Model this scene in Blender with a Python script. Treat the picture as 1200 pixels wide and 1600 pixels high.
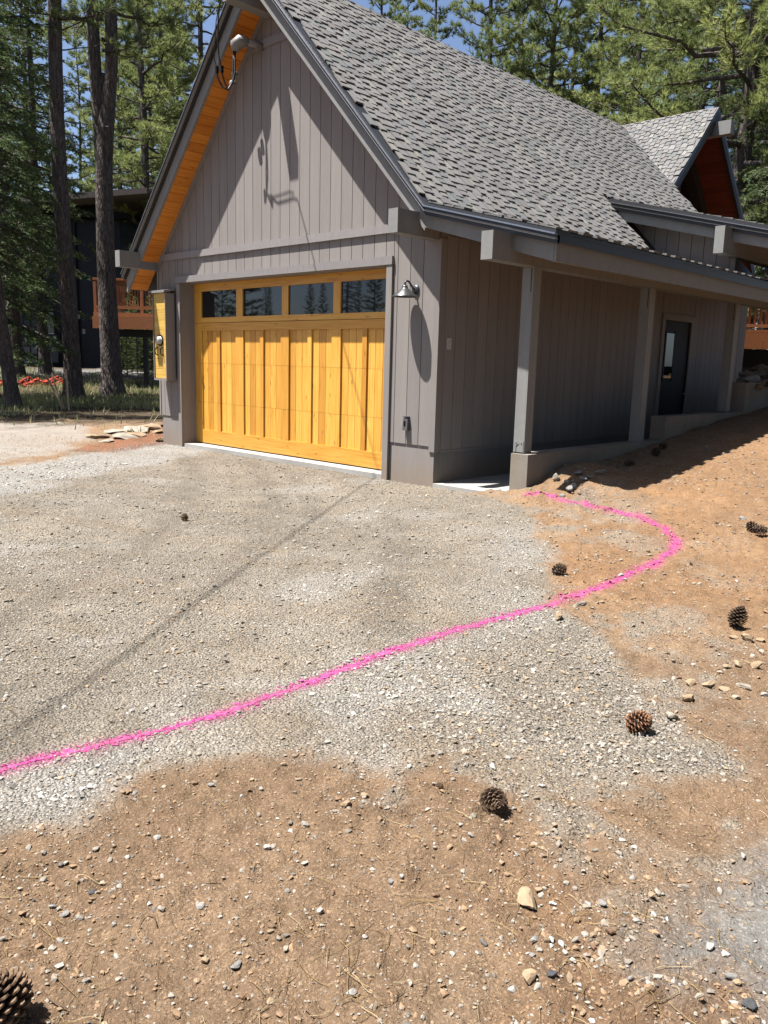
import bpy, math, random
import numpy as np
from mathutils import Matrix, Vector

for o in list(bpy.data.objects): bpy.data.objects.remove(o)
SC = bpy.context.scene
COL = SC.collection
rnd = random.Random(7)

# ------------------------------------------------------------------ camera
CAM = np.array([6.2335, -7.3006, 1.4048]); YAW, PITCH, ROLL, FPX = .7664, .1822, .0263, 1270.1
_f = np.array([-math.sin(YAW)*math.cos(PITCH), math.cos(YAW)*math.cos(PITCH), -math.sin(PITCH)])
_r0 = np.array([math.cos(YAW), math.sin(YAW), 0.]); _u0 = np.cross(_r0, _f)
_r = math.cos(ROLL)*_r0 + math.sin(ROLL)*_u0; _u = -math.sin(ROLL)*_r0 + math.cos(ROLL)*_u0
cam = bpy.data.cameras.new('camera'); camo = bpy.data.objects.new('camera', cam); COL.objects.link(camo)
M = Matrix.Identity(4)
for i in range(3):
    M[i][0], M[i][1], M[i][2], M[i][3] = _r[i], _u[i], -_f[i], CAM[i]
camo.matrix_world = M
cam.sensor_fit = 'VERTICAL'; cam.sensor_height = 36; cam.sensor_width = 36; cam.lens = 36*FPX/1600
cam.clip_start = .05; cam.clip_end = 2000
SC.camera = camo
SC.render.resolution_x, SC.render.resolution_y = 768, 1024

# ------------------------------------------------------------------ sky, sun, exposure
SUN = Vector((.70, 1.0, -3.0)).normalized()          # direction the light travels
W = bpy.data.worlds.new('World'); SC.world = W; W.use_nodes = True
nt = W.node_tree; nt.nodes.clear()
sky = nt.nodes.new('ShaderNodeTexSky'); sky.sky_type = 'NISHITA'; sky.sun_disc = False
sky.sun_elevation = math.asin(-SUN.z); sky.sun_rotation = math.atan2(-SUN.x, -SUN.y)
sky.altitude = 1900; sky.air_density = .8; sky.dust_density = 6.0; sky.ozone_density = 1.0
bg = nt.nodes.new('ShaderNodeBackground'); bg.inputs[1].default_value = .060
wo = nt.nodes.new('ShaderNodeOutputWorld')
nt.links.new(sky.outputs[0], bg.inputs[0]); nt.links.new(bg.outputs[0], wo.inputs[0])
sun = bpy.data.lights.new('sun', 'SUN'); sun.energy = 5.0; sun.angle = math.radians(.53); sun.color = (1, .968, .925)
suno = bpy.data.objects.new('sun', sun); COL.objects.link(suno)
suno.rotation_euler = SUN.to_track_quat('-Z', 'Y').to_euler(); suno.location = (-6, -10, 30)
SC.view_settings.view_transform = 'Standard'; SC.view_settings.look = 'None'
SC.view_settings.gamma = 1; SC.view_settings.exposure = 1.76; SC.view_settings.use_curve_mapping = False
SC.cycles.max_bounces = 6; SC.cycles.diffuse_bounces = 3; SC.cycles.glossy_bounces = 3
SC.cycles.transmission_bounces = 3; SC.cycles.transparent_max_bounces = 4; SC.cycles.use_denoising = True

# ------------------------------------------------------------------ numeric helpers
def h2(ix, iy, s):
    n = (ix.astype(np.int64)*374761393 + iy.astype(np.int64)*668265263 + s*1442695041) & 0x7fffffff
    n = ((n ^ (n >> 13))*1274126177) & 0x7fffffff
    return ((n ^ (n >> 16)) & 0xffffff)/float(0xffffff)
def vnoise(x, y, s=0):
    x = np.asarray(x, float); y = np.asarray(y, float)
    ix = np.floor(x); iy = np.floor(y); fx = x-ix; fy = y-iy
    fx = fx*fx*(3-2*fx); fy = fy*fy*(3-2*fy)
    a = h2(ix, iy, s); b = h2(ix+1, iy, s); c = h2(ix, iy+1, s); d = h2(ix+1, iy+1, s)
    return (a*(1-fx)+b*fx)*(1-fy)+(c*(1-fx)+d*fx)*fy
def fbm(x, y, s=0, o=4):
    t = 0; a = .5; k = 1.
    for i in range(o):
        t = t + a*(vnoise(x*k, y*k, s+i*17)-.5)*2; a *= .5; k *= 2.03
    return t
def sst(e0, e1, v):
    t = np.clip((v-e0)/(e1-e0), 0, 1); return t*t*(3-2*t)

def ground(x, y):
    """height of the terrain (no small relief)"""
    x = np.asarray(x, float); y = np.asarray(y, float)
    h = -.045 - .011*np.clip(-y, 0, 9) + .012*np.clip(-x-2, 0, 6)*sst(1, -3, y)*0
    p = np.interp(y, [-3, -1.6, -.6, 0, .57, 1.4, 2.4, 4.6, 7, 10, 14, 30], [0, .01, .07, .15, .25, .31, .42, .66, .90, 1.08, 1.2, 1.3])
    t = sst(-.8, .3, y); e0 = .8*(1-t)+.2*t; e1 = 2.6*(1-t)+1.3*t
    h = h + p*sst(0, 1, (x-e0)/(e1-e0))
    h = h + .13*np.exp(-((x-1.55)**2/.16+(y-.75)**2/.18))
    d = np.hypot(x-CAM[0], y-CAM[1])
    h = h + .75*sst(21, 36, d)*sst(-6.5, -9, x)
    h = h + .12*sst(12, 15, d)*sst(-6.5, -8, x)
    h = np.where((x < 1.12) & (y > .03) & (x > -6.0) & (y < 9.2), -.07, h)
    h = h + .02*fbm(x*.35, y*.35, 3, 3)*sst(.3, 1.5, np.hypot(np.maximum(0, np.abs(x+2.5)-3.9), np.minimum(y, 0)))
    return h
def ray(px, py):
    return _r*(px-600)/FPX - _u*(py-800)/FPX + _f
def at(px, py, D):
    return CAM + D*ray(px, py)
def gpx(px, py):
    """where the sight line of a picture point meets the terrain"""
    d = ray(px, py); t0, t1 = .5, .5
    ts = np.concatenate([np.linspace(.5, 20, 1200), np.linspace(20, 120, 1500)])
    P = CAM[None]+ts[:, None]*d[None]
    below = P[:, 2] < ground(P[:, 0], P[:, 1])
    i = int(np.argmax(below)) if below.any() else len(ts)-1
    a, b = ts[max(i-1, 0)], ts[i]
    for _ in range(25):
        m = (a+b)/2; q = CAM+m*d
        if q[2] < float(ground(q[0], q[1])): b = m
        else: a = m
    q = CAM+b*d; q[2] = float(ground(q[0], q[1])); return q

# ------------------------------------------------------------------ materials
def srgb(r, g, b):
    f = lambda c: (c/255/12.92) if c/255 <= .04045 else ((c/255+.055)/1.055)**2.4
    return (f(r), f(g), f(b), 1)
class NM:
    gain = .46
    def __init__(s, name):
        s.m = bpy.data.materials.new(name); s.m.use_nodes = True; s.t = s.m.node_tree
        s.b = s.t.nodes['Principled BSDF']; s.co = None
    def n(s, typ, **kw):
        n = s.t.nodes.new(typ)
        for k, v in kw.items():
            if k in n.inputs.keys() if hasattr(n.inputs, 'keys') else False: n.inputs[k].default_value = v
            else: setattr(n, k, v)
        return n
    def l(s, a, b): s.t.links.new(a, b)
    def coord(s, scale=(1, 1, 1), kind='Object'):
        c = s.n('ShaderNodeTexCoord'); mp = s.n('ShaderNodeMapping'); mp.inputs['Scale'].default_value = scale
        s.l(c.outputs[kind], mp.inputs['Vector']); return mp.outputs[0]
    def noise(s, vec, scale, detail=4, rough=.55):
        n = s.n('ShaderNodeTexNoise'); n.inputs['Scale'].default_value = scale; n.inputs['Detail'].default_value = detail
        n.inputs['Roughness'].default_value = rough
        if vec is not None: s.l(vec, n.inputs['Vector'])
        return n.outputs['Fac']
    def ramp(s, fac, stops):
        r = s.n('ShaderNodeValToRGB'); e = r.color_ramp.elements
        while len(e) < len(stops): e.new(.5)
        for el, (p, c) in zip(e, stops):
            el.position = p; el.color = c if len(c) == 4 else (*c, 1)
        s.l(fac, r.inputs[0]); return r.outputs[0]
    def mix(s, fac, a, b, mode='MIX'):
        m = s.n('ShaderNodeMix'); m.data_type = 'RGBA'; m.blend_type = mode
        ins = [m.inputs[0], m.inputs[6], m.inputs[7]]
        for i, v in zip(ins, (fac, a, b)):
            if hasattr(v, 'is_output'): s.l(v, i)
            else: i.default_value = v if not isinstance(v, tuple) else (v if len(v) == 4 else (*v, 1))
        return m.outputs[2]
    def math(s, op, a, b=0):
        m = s.n('ShaderNodeMath'); m.operation = op
        for i, v in zip(m.inputs, (a, b)):
            if hasattr(v, 'is_output'): s.l(v, i)
            else: i.default_value = v
        return m.outputs[0]
    def bump(s, h, strength=.3, dist=.01):
        b = s.n('ShaderNodeBump'); b.inputs['Strength'].default_value = strength; b.inputs['Distance'].default_value = dist
        s.l(h, b.inputs['Height']); s.l(b.outputs[0], s.b.inputs['Normal'])
    def out(s, col, rough=.7, spec=.3, metal=0):
        if hasattr(col, 'is_output'):
            if s.gain != 1: col = s.mix(1., col, (s.gain, s.gain, s.gain), 'MULTIPLY')
            s.l(col, s.b.inputs['Base Color'])
        else: s.b.inputs['Base Color'].default_value = col if len(col) == 4 else (*col, 1)
        s.b.inputs['Roughness'].default_value = rough; s.b.inputs['Specular IOR Level'].default_value = spec
        s.b.inputs['Metallic'].default_value = metal
        return s.m

def mat_painted(name, col, vary=.10, rough=.6, grain=(14, 14, 1.2), bstr=.25):
    k = NM(name); v = k.coord(grain); n = k.noise(v, 6, 6)
    w = k.noise(k.coord((1, 1, 1)), 1.3, 4)
    oi = k.n('ShaderNodeObjectInfo')
    c0 = tuple(c*(1-vary) for c in col); c1 = tuple(min(1, c*(1+vary)) for c in col)
    c = k.ramp(n, [(.3, c0), (.7, c1)])
    c = k.mix(.35, c, k.ramp(w, [(.3, c0), (.75, c1)]))
    c = k.mix(1., c, k.ramp(oi.outputs['Random'], [(0, (.93, .93, .935)), (.5, (1, 1, 1)), (1, (1.05, 1.045, 1.04))]), 'MULTIPLY')
    st = k.noise(k.coord((9, 9, .5)), 1.5, 5, .65)            # faint run-off streaks
    c = k.mix(1., c, k.ramp(st, [(.35, (.93, .925, .92)), (.6, (1.02, 1.02, 1.02))]), 'MULTIPLY')
    ge = k.n('ShaderNodeNewGeometry'); sx = k.n('ShaderNodeSeparateXYZ'); k.l(ge.outputs['Position'], sx.inputs[0])
    sp = k.math('SUBTRACT', k.math('ADD', k.math('MULTIPLY', k.noise(k.coord((1, 1, 1)), 9, 6, .7), .9), .05), k.math('MULTIPLY', sx.outputs[2], 1.25))
    c = k.mix(k.ramp(sp, [(.1, (0, 0, 0)), (.55, (.55, .55, .55))]), c, (.40, .29, .19))   # dust splashed up from the ground
    k.bump(n, bstr, .004); return k.out(c, rough, .3)
def mat_wood(name, light, mid, dark, axis='z', rough=.42, rvar=.5, knots=True, gscale=1., tone=False):
    k = NM(name); k.gain = .56
    st = {'z': (26, 26, 1.1), 'x': (1.1, 26, 26), 'y': (26, 1.1, 26)}[axis]
    oi = k.n('ShaderNodeObjectInfo')
    tc = k.n('ShaderNodeTexCoord'); add = k.n('ShaderNodeVectorMath'); add.operation = 'ADD'
    cx = k.n('ShaderNodeCombineXYZ'); k.l(k.math('MULTIPLY', oi.outputs['Random'], 37.), cx.inputs[0]); k.l(k.math('MULTIPLY', oi.outputs['Random'], 91.), cx.inputs[2])
    k.l(tc.outputs['Object'], add.inputs[0]); k.l(cx.outputs[0], add.inputs[1])
    mp = k.n('ShaderNodeMapping'); mp.inputs['Scale'].default_value = tuple(c*gscale for c in st); k.l(add.outputs[0], mp.inputs['Vector'])
    n = k.noise(mp.outputs[0], 1.6, 6, .6)
    c = k.ramp(n, [(.25, dark), (.48, mid), (.75, light)])
    if tone:
        ta = k.n('ShaderNodeAttribute'); ta.attribute_type = 'OBJECT'; ta.attribute_name = 'tone'; rsrc = ta.outputs['Fac']
    else: rsrc = oi.outputs['Random']
    tint = k.ramp(rsrc, [(0, (1-.30*rvar, 1-.40*rvar, 1-.5*rvar)), (.45, (1, 1, 1)), (1, (1.0+.12*rvar, 1.0+.18*rvar, 1.+.3*rvar))])
    c = k.mix(1., c, tint, 'MULTIPLY')
    if knots:
        mp2 = k.n('ShaderNodeMapping'); ks = {'z': (9, 9, 3.2), 'x': (3.2, 9, 9), 'y': (9, 3.2, 9)}[axis]
        mp2.inputs['Scale'].default_value = tuple(q*gscale for q in ks); k.l(add.outputs[0], mp2.inputs['Vector'])
        vo = k.n('ShaderNodeTexVoronoi'); vo.inputs['Scale'].default_value = 1.; k.l(mp2.outputs[0], vo.inputs['Vector'])
        kf = k.ramp(vo.outputs['Distance'], [(.0, (1, 1, 1)), (.07, (.9, .9, .9)), (.15, (0, 0, 0))])
        c = k.mix(k.math('MULTIPLY', kf, .55), c, tuple(q*.35 for q in dark[:3]))
    k.bump(n, .18, .003); return k.out(c, rough, .4)
def mat_plain(name, col, rough=.6, spec=.3, metal=0, vary=.2, scale=20, bump=.15):
    k = NM(name); n = k.noise(k.coord(), scale, 5)
    c = k.ramp(n, [(.3, tuple(v*(1-vary) for v in col)), (.7, tuple(min(1, v*(1+vary)) for v in col))])
    if bump: k.bump(n, bump, .004)
    return k.out(c, rough, spec, metal)
def mat_attr(name, attr, rough=.8, spec=.2, nscale=60, vary=.25, bump=.3, transl=0., gain=.46):
    k = NM(name); k.gain = gain; a = k.n('ShaderNodeAttribute'); a.attribute_name = attr
    n = k.noise(k.coord(), nscale, 4)
    c = k.mix(1., a.outputs['Color'], k.ramp(n, [(.25, (1-vary,)*3), (.75, (1+vary,)*3)]), 'MULTIPLY')
    if bump: k.bump(n, bump, .004)
    m = k.out(c, rough, spec)
    if transl:
        tr = k.n('ShaderNodeBsdfTranslucent'); k.l(c, tr.inputs[0]); mx = k.n('ShaderNodeMixShader'); mx.inputs[0].default_value = transl
        k.l(k.b.outputs[0], mx.inputs[1]); k.l(tr.outputs[0], mx.inputs[2]); k.l(mx.outputs[0], k.t.nodes['Material Output'].inputs[0])
    return m

MT = {}
MT['siding'] = mat_painted('siding_paint', (.385, .35, .325), .07, .65)
MT['trim'] = mat_painted('trim_paint', (.36, .358, .342), .09, .6, (3, 3, 3))
MT['band'] = mat_painted('band_paint', (.385, .36, .35), .06, .6, (1.2, 14, 14))
MT['darktrim'] = mat_plain('charcoal_metal_trim', (.035, .036, .042), .45, .5, 0, .2, 30, .05)
MT['lip'] = mat_plain('bright_metal_lip', (.55, .55, .57), .28, .6, .8, .1, 30, 0)
MT['foundation'] = mat_painted('painted_foundation', (.30, .285, .28), .10, .75, (1.5, 14, 14), .6)
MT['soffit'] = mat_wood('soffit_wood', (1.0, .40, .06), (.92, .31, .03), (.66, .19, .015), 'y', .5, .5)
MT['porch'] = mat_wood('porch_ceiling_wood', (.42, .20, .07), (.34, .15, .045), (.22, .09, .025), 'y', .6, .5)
MT['door'] = mat_wood('door_cedar', (1.0, .58, .13), (.92, .46, .07), (.64, .26, .03), 'z', .38, .8, tone=True)
MT['doorx'] = mat_wood('door_cedar_rail', (1.0, .58, .13), (.92, .46, .07), (.64, .26, .03), 'x', .38, .4)
MT['cabwood'] = mat_wood('cabinet_pine', (.85, .60, .16), (.78, .50, .10), (.60, .33, .05), 'x', .5, .3)
MT['deck'] = mat_wood('redwood_deck', (.60, .25, .10), (.48, .175, .06), (.31, .10, .03), 'z', .6, .5, False)
MT['deckx'] = mat_wood('redwood_rail', (.60, .25, .10), (.48, .175, .06), (.31, .10, .03), 'x', .6, .5, False)
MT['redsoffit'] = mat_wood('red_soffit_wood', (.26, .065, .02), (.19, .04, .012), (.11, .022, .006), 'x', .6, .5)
MT['darkhouse'] = mat_painted('dark_house_paint', (.016, .02, .03), .2, .6)
MT['darkdoor'] = mat_painted('dark_house_door_paint', (.06, .068, .085), .15, .5)
MT['darkfascia'] = mat_painted('dark_fascia_paint', (.045, .045, .042), .15, .6)
MT['black'] = mat_plain('black_paint', (.008, .008, .008), .6, .15, 0, .2, 20, 0)
MT['lampmetal'] = mat_plain('lamp_aged_metal', (.13, .135, .14), .38, .5, .6, .25, 40, .1)
MT['box'] = mat_plain('outlet_plastic', (.13, .13, .135), .45, .4, 0, .1, 40, 0)
MT['white'] = mat_plain('white_plastic', (.72, .71, .68), .45, .4, 0, .05, 40, 0)
MT['cable'] = mat_plain('cable_rubber', (.02, .02, .022), .5, .4, 0, .1, 40, 0)
MT['greypvc'] = mat_plain('grey_conduit', (.32, .31, .30), .5, .4, 0, .1, 30, 0)
MT['pier'] = None
def mat_concrete(name, col, stain):
    k = NM(name); a = k.noise(k.coord(), 2.2, 6, .6); b = k.noise(k.coord(), 60, 5); z = k.noise(k.coord((1, 1, .25)), 5, 4)
    c = k.ramp(a, [(.3, tuple(v*.82 for v in col)), (.7, tuple(v*1.1 for v in col))])
    c = k.mix(k.ramp(z, [(.45, (0, 0, 0)), (.8, (.7, .7, .7))]), c, stain)
    c = k.mix(1., c, k.ramp(b, [(.3, (.86, .86, .86)), (.7, (1.06, 1.06, 1.06))]), 'MULTIPLY')
    k.bump(b, .3, .004); return k.out(c, .85, .2)
MT['pier'] = mat_concrete('concrete_pier', (.40, .36, .30), (.36, .27, .18))
MT['slab'] = mat_concrete('concrete_slab', (.60, .58, .54), (.5, .47, .42))
k = NM('window_glass'); k.b.inputs['IOR'].default_value = 1.55
MT['glass'] = k.out((.006, .007, .008), .02, .5)
MT['shingle'] = mat_attr('asphalt_shingle', 'tint', .9, .15, 240, .16, .5, gain=.42)
def mat_bark():
    k = NM('pine_bark'); v = k.coord((5, 5, 1.3)); n = k.noise(v, 3.2, 7, .62)
    vo = k.n('ShaderNodeTexVoronoi'); vo.feature = 'DISTANCE_TO_EDGE'; vo.inputs['Scale'].default_value = 3.4; k.l(k.mix(.12, v, vn), vo.inputs['Vector']) if False else k.l(v, vo.inputs['Vector'])
    c = k.ramp(n, [(.28, (.10, .08, .068)), (.5, (.20, .165, .145)), (.72, (.34, .29, .26))])
    c = k.mix(k.ramp(vo.outputs['Distance'], [(.0, (.7, .7, .7)), (.10, (0, 0, 0))]), c, (.05, .04, .033))
    k.bump(k.math('ADD', n, k.math('MULTIPLY', vo.outputs['Distance'], 1.2)), .9, .04); return k.out(c, .9, .15)
MT['bark'] = mat_bark()
MT['needle'] = mat_attr('pine_needles', 'tint', .6, .25, 8, .25, 0, .5, gain=1.75)
MT['fir'] = mat_attr('fir_needles', 'tint', .6, .2, 8, .25, 0, .45, gain=1.7)
MT['grass'] = mat_attr('grass_blades', 'tint', .7, .2, 8, .2, 0, .4, gain=1.0)
MT['stone'] = mat_attr('loose_stone', 'tint', .9, .15, 90, .22, .35)
MT['litter'] = mat_attr('dry_litter', 'tint', .8, .2, 30, .2, 0)
MT['stake'] = mat_wood('stake_wood', (.62, .45, .28), (.52, .36, .21), (.38, .24, .12), 'z', .7, .3, False)
MT['net'] = mat_plain('orange_net_plastic', (.48, .065, .03), .6, .2, 0, .3, 12, 0)
MT['cone'] = mat_attr('pine_cone_scale', 'tint', .75, .2, 120, .25, .2)
def mat_pink():
    k = NM('pink_marking_paint'); a = k.noise(k.coord(), 55, 6, .65); b = k.noise(k.coord(), 7, 3)
    c = k.ramp(a, [(.25, (.42, .04, .18)), (.5, (.74, .095, .345)), (.75, (.84, .22, .48))])
    c = k.mix(k.ramp(b, [(.5, (0, 0, 0)), (.8, (.6, .6, .6))]), c, (.50, .22, .20))
    k.bump(a, .8, .02); return k.out(c, .7, .25)
MT['pink'] = mat_pink()
def mat_ground():
    k = NM('ground_dirt_and_gravel'); a = k.n('ShaderNodeAttribute'); a.attribute_name = 'tint'
    g = k.n('ShaderNodeAttribute'); g.attribute_name = 'gravel'
    co = k.coord()
    vo = k.n('ShaderNodeTexVoronoi'); vo.inputs['Scale'].default_value = 75; k.l(co, vo.inputs['Vector'])
    vo2 = k.n('ShaderNodeTexVoronoi'); vo2.inputs['Scale'].default_value = 150; k.l(co, vo2.inputs['Vector'])
    f1 = k.noise(co, 130, 6, .7); f2 = k.noise(co, 22, 5, .6); f3 = k.noise(co, 3.2, 4, .6)
    sep = k.n('ShaderNodeSeparateColor'); k.l(vo.outputs['Color'], sep.inputs[0])
    sep2 = k.n('ShaderNodeSeparateColor'); k.l(vo2.outputs['Color'], sep2.inputs[0])
    peb = k.ramp(sep.outputs[0], [(0, (.55, .54, .53)), (.35, (.85, .84, .83)), (.7, (1.1, 1.09, 1.08)), (1, (1.65, 1.62, 1.58))])
    peb2 = k.ramp(sep2.outputs[0], [(0, (.62, .60, .58)), (.5, (.95, .94, .93)), (1, (1.5, 1.47, 1.42))])
    edge = k.ramp(vo.outputs['Distance'], [(.25, (1, 1, 1)), (.75, (.55, .53, .5))])
    pg = k.mix(.5, k.mix(1., peb, edge, 'MULTIPLY'), peb2)
    dirt = k.ramp(f1, [(.28, (.68, .66, .63)), (.5, (1, 1, 1)), (.74, (1.36, 1.34, 1.3))])
    dd = k.mix(1., dirt, k.ramp(f2, [(.3, (.84, .82, .8)), (.7, (1.14, 1.14, 1.14))]), 'MULTIPLY')
    fl = k.ramp(sep2.outputs[1], [(.86, (0, 0, 0)), (.9, (1, 1, 1))])
    dd = k.mix(k.math('MULTIPLY', fl, .55), dd, (1.75, 1.8, 1.85))
    mod = k.mix(g.outputs['Fac'], dd, pg)
    c = k.mix(1., a.outputs['Color'], mod, 'MULTIPLY')
    c = k.mix(1., c, k.ramp(f3, [(.3, (.9, .89, .88)), (.7, (1.08, 1.08, 1.07))]), 'MULTIPLY')
    hh = k.math('ADD', k.math('MULTIPLY', k.math('SUBTRACT', 1., vo.outputs['Distance']), k.math('ADD', .3, g.outputs['Fac'])), k.math('MULTIPLY', f1, .9))
    hh = k.math('ADD', hh, k.math('MULTIPLY', f2, 1.2))
    k.bump(hh, 1., .020); return k.out(c, .95, .1)
MT['ground'] = mat_ground()

# ------------------------------------------------------------------ object helpers
class MB:
    def __init__(s): s.v = []; s.f = []
    def add(s, vs, fs):
        n = len(s.v); s.v += [tuple(map(float, p)) for p in vs]; s.f += [tuple(i+n for i in q) for q in fs]; return s
    def box(s, x0, x1, y0, y1, z0, z1):
        v = [(x0, y0, z0), (x1, y0, z0), (x1, y1, z0), (x0, y1, z0), (x0, y0, z1), (x1, y0, z1), (x1, y1, z1), (x0, y1, z1)]
        return s.add(v, [(0, 3, 2, 1), (4, 5, 6, 7), (0, 1, 5, 4), (1, 2, 6, 5), (2, 3, 7, 6), (3, 0, 4, 7)])
    def pxz(s, poly, y0, y1):          # polygon in x,z (counter-clockwise seen from -y) pushed along y
        n = len(poly); v = [(a, y0, b) for a, b in poly]+[(a, y1, b) for a, b in poly]
        return s.add(v, [tuple(range(n)), tuple(range(2*n-1, n-1, -1))]+[(i, i+n, (i+1) % n+n, (i+1) % n) for i in range(n)])
    def pyz(s, poly, x0, x1):
        n = len(poly); v = [(x0, a, b) for a, b in poly]+[(x1, a, b) for a, b in poly]
        return s.add(v, [tuple(range(n-1, -1, -1)), tuple(range(n, 2*n))]+[(i, (i+1) % n, (i+1) % n+n, i+n) for i in range(n)])
    def pxy(s, poly, z0, z1):
        n = len(poly); v = [(a, b, z0) for a, b in poly]+[(a, b, z1) for a, b in poly]
        return s.add(v, [tuple(range(n-1, -1, -1)), tuple(range(n, 2*n))]+[(i, (i+1) % n, (i+1) % n+n, i+n) for i in range(n)])
    def hexa(s, p):                    # 8 points: bottom ring, top ring
        return s.add(p, [(0, 3, 2, 1), (4, 5, 6, 7), (0, 1, 5, 4), (1, 2, 6, 5), (2, 3, 7, 6), (3, 0, 4, 7)])
    def tube(s, path, rad, n=8, cap=True):
        P = [np.array(p, float) for p in path]; rad = rad if hasattr(rad, '__len__') else [rad]*len(P)
        v = []; last = None
        for i, p in enumerate(P):
            t = P[min(i+1, len(P)-1)]-P[max(i-1, 0)]; t /= (np.linalg.norm(t)+1e-9)
            a = last if last is not None else (np.array([0, 0, 1.]) if abs(t[2]) < .9 else np.array([1., 0, 0]))
            a = a-t*(a@t); a /= np.linalg.norm(a)+1e-9; last = a; b = np.cross(t, a)
            v += [p+rad[i]*(a*math.cos(2*math.pi*j/n)+b*math.sin(2*math.pi*j/n)) for j in range(n)]
        f = [(i*n+j, i*n+(j+1) % n, (i+1)*n+(j+1) % n, (i+1)*n+j) for i in range(len(P)-1) for j in range(n)]
        if cap: f += [tuple(range(n-1, -1, -1)), tuple((len(P)-1)*n+j for j in range(n))]
        return s.add(v, f)
    def lathe(s, prof, c, n=24):       # profile (r, z) round a vertical axis
        v = [(c[0]+r*math.cos(2*math.pi*j/n), c[1]+r*math.sin(2*math.pi*j/n), c[2]+z) for r, z in prof for j in range(n)]
        f = [(i*n+j, i*n+(j+1) % n, (i+1)*n+(j+1) % n, (i+1)*n+j) for i in range(len(prof)-1) for j in range(n)]
        return s.add(v, f)
    def ylathe(s, prof, c, n=20):      # profile (r, y) round an axis along y
        v = [(c[0]+r*math.cos(2*math.pi*j/n), c[1]+d, c[2]+r*math.sin(2*math.pi*j/n)) for r, d in prof for j in range(n)]
        f = [(i*n+j, (i+1)*n+j, (i+1)*n+(j+1) % n, i*n+(j+1) % n) for i in range(len(prof)-1) for j in range(n)]
        return s.add(v, f)
def setattr_col(me, name, cols):
    a = me.color_attributes.new(name, 'FLOAT_COLOR', 'POINT'); c = np.ones((len(me.vertices), 4), np.float32); c[:, :3] = cols
    a.data.foreach_set('color', c.ravel())
def npmesh(name, V, F, cols=None, smooth=False):
    """mesh straight from arrays; F is (n,3) or (n,4)"""
    V = np.asarray(V, np.float32); F = np.asarray(F, np.int32); me = bpy.data.meshes.new(name)
    me.vertices.add(len(V)); me.vertices.foreach_set('co', V.ravel())
    k = F.shape[1]; me.loops.add(F.size); me.loops.foreach_set('vertex_index', F.ravel())
    me.polygons.add(len(F)); me.polygons.foreach_set('loop_start', np.arange(0, F.size, k, dtype=np.int32))
    me.update(calc_edges=True)
    me.polygons.foreach_set('use_smooth', np.full(len(F), bool(smooth)))
    if cols is not None: setattr_col(me, 'tint', cols)
    me.validate(); return me
BASE = {}
def link(o, parent=None):
    COL.objects.link(o)
    if parent is not None: o.parent = parent
    return o
def thing(name, label, cat, loc=(0, 0, 0), group=None):
    o = bpy.data.objects.new(name, None); COL.objects.link(o); o.location = loc; o.empty_display_size = .1
    tag(o, label, cat, group); BASE[o.name] = np.array(loc, float); return o
def tag(o, label=None, cat=None, group=None, kind=None):
    if label: o['label'] = label
    if cat: o['category'] = cat
    if group: o['group'] = group
    if kind: o['kind'] = kind
    return o
def part(name, mb, mat, parent=None, smooth=False, label=None, origin=None):
    """one mesh object built from world coordinates"""
    b = BASE[parent.name] if parent is not None else (np.array(origin, float) if origin is not None else np.zeros(3))
    me = bpy.data.meshes.new(name); v = np.array(mb.v)-b
    me.from_pydata([tuple(q) for q in v], [], mb.f); me.validate()
    if smooth:
        me.polygons.foreach_set('use_smooth', np.ones(len(me.polygons), bool))
    me.materials.append(mat if not isinstance(mat, str) else MT[mat])
    o = bpy.data.objects.new(name, me); link(o, parent); BASE[o.name] = b
    if parent is None: o.location = b
    if label: o['label'] = label
    return o
def box(name, mat, parent, *a): return part(name, MB().box(*a), mat, parent)

# ------------------------------------------------------------------ terrain
def world_poly(pp): return np.array([gpx(*p)[:2] for p in pp])
def sdist(poly, x, y):
    """signed distance to a polygon, inside positive"""
    d = np.full(x.shape, 1e9); ins = np.zeros(x.shape, bool); n = len(poly)
    for i in range(n):
        ax, ay = poly[i]; bx, by = poly[(i+1) % n]; ex, ey = bx-ax, by-ay
        t = np.clip(((x-ax)*ex+(y-ay)*ey)/(ex*ex+ey*ey+1e-12), 0, 1)
        d = np.minimum(d, np.hypot(x-ax-t*ex, y-ay-t*ey))
        c = ((ay > y) != (by > y)) & (x < (bx-ax)*(y-ay)/(by-ay+1e-12)+ax); ins ^= c
    return np.where(ins, d, -d)
Z_GRAVEL = world_poly([(-500, 790), (-100, 752), (0, 735), (120, 712), (250, 690), (300, 688), (600, 744), (680, 760), (796, 777), (824, 795), (852, 832), (846, 872), (872, 905), (835, 940), (905, 985), (945, 1022), (988, 1062), (1003, 1100), (1042, 1135), (1085, 1165), (1165, 1192), (1150, 1218), (1000, 1215), (900, 1228), (820, 1190), (700, 1185), (620, 1205), (560, 1190), (480, 1188), (330, 1180), (250, 1200), (170, 1222), (120, 1290), (0, 1310), (-300, 1360), (-700, 1100)])
Z_PALE = [world_poly(q) for q in (
    [(0, 730), (120, 712), (260, 689), (330, 703), (250, 726), (100, 752), (0, 776), (-200, 800), (-200, 760)],
    [(0, 1212), (100, 1192), (250, 1158), (275, 1166), (190, 1200), (115, 1285), (0, 1275), (-100, 1280), (-100, 1225)],
    [(800, 830), (855, 852), (835, 892), (770, 905), (725, 872)],
    [(650, 1000), (800, 957), (845, 968), (770, 1002), (650, 1030)],
    [(-200, 655), (60, 652), (140, 668), (130, 690), (60, 712), (0, 722), (-200, 735)])]
Z_COARSE = world_poly([(560, 1040), (800, 975), (900, 985), (945, 1022), (988, 1062), (1003, 1100), (1042, 1135), (1085, 1165), (1165, 1192), (1150, 1218), (1000, 1215), (900, 1228), (820, 1190), (660, 1160), (560, 1100)])
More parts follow.
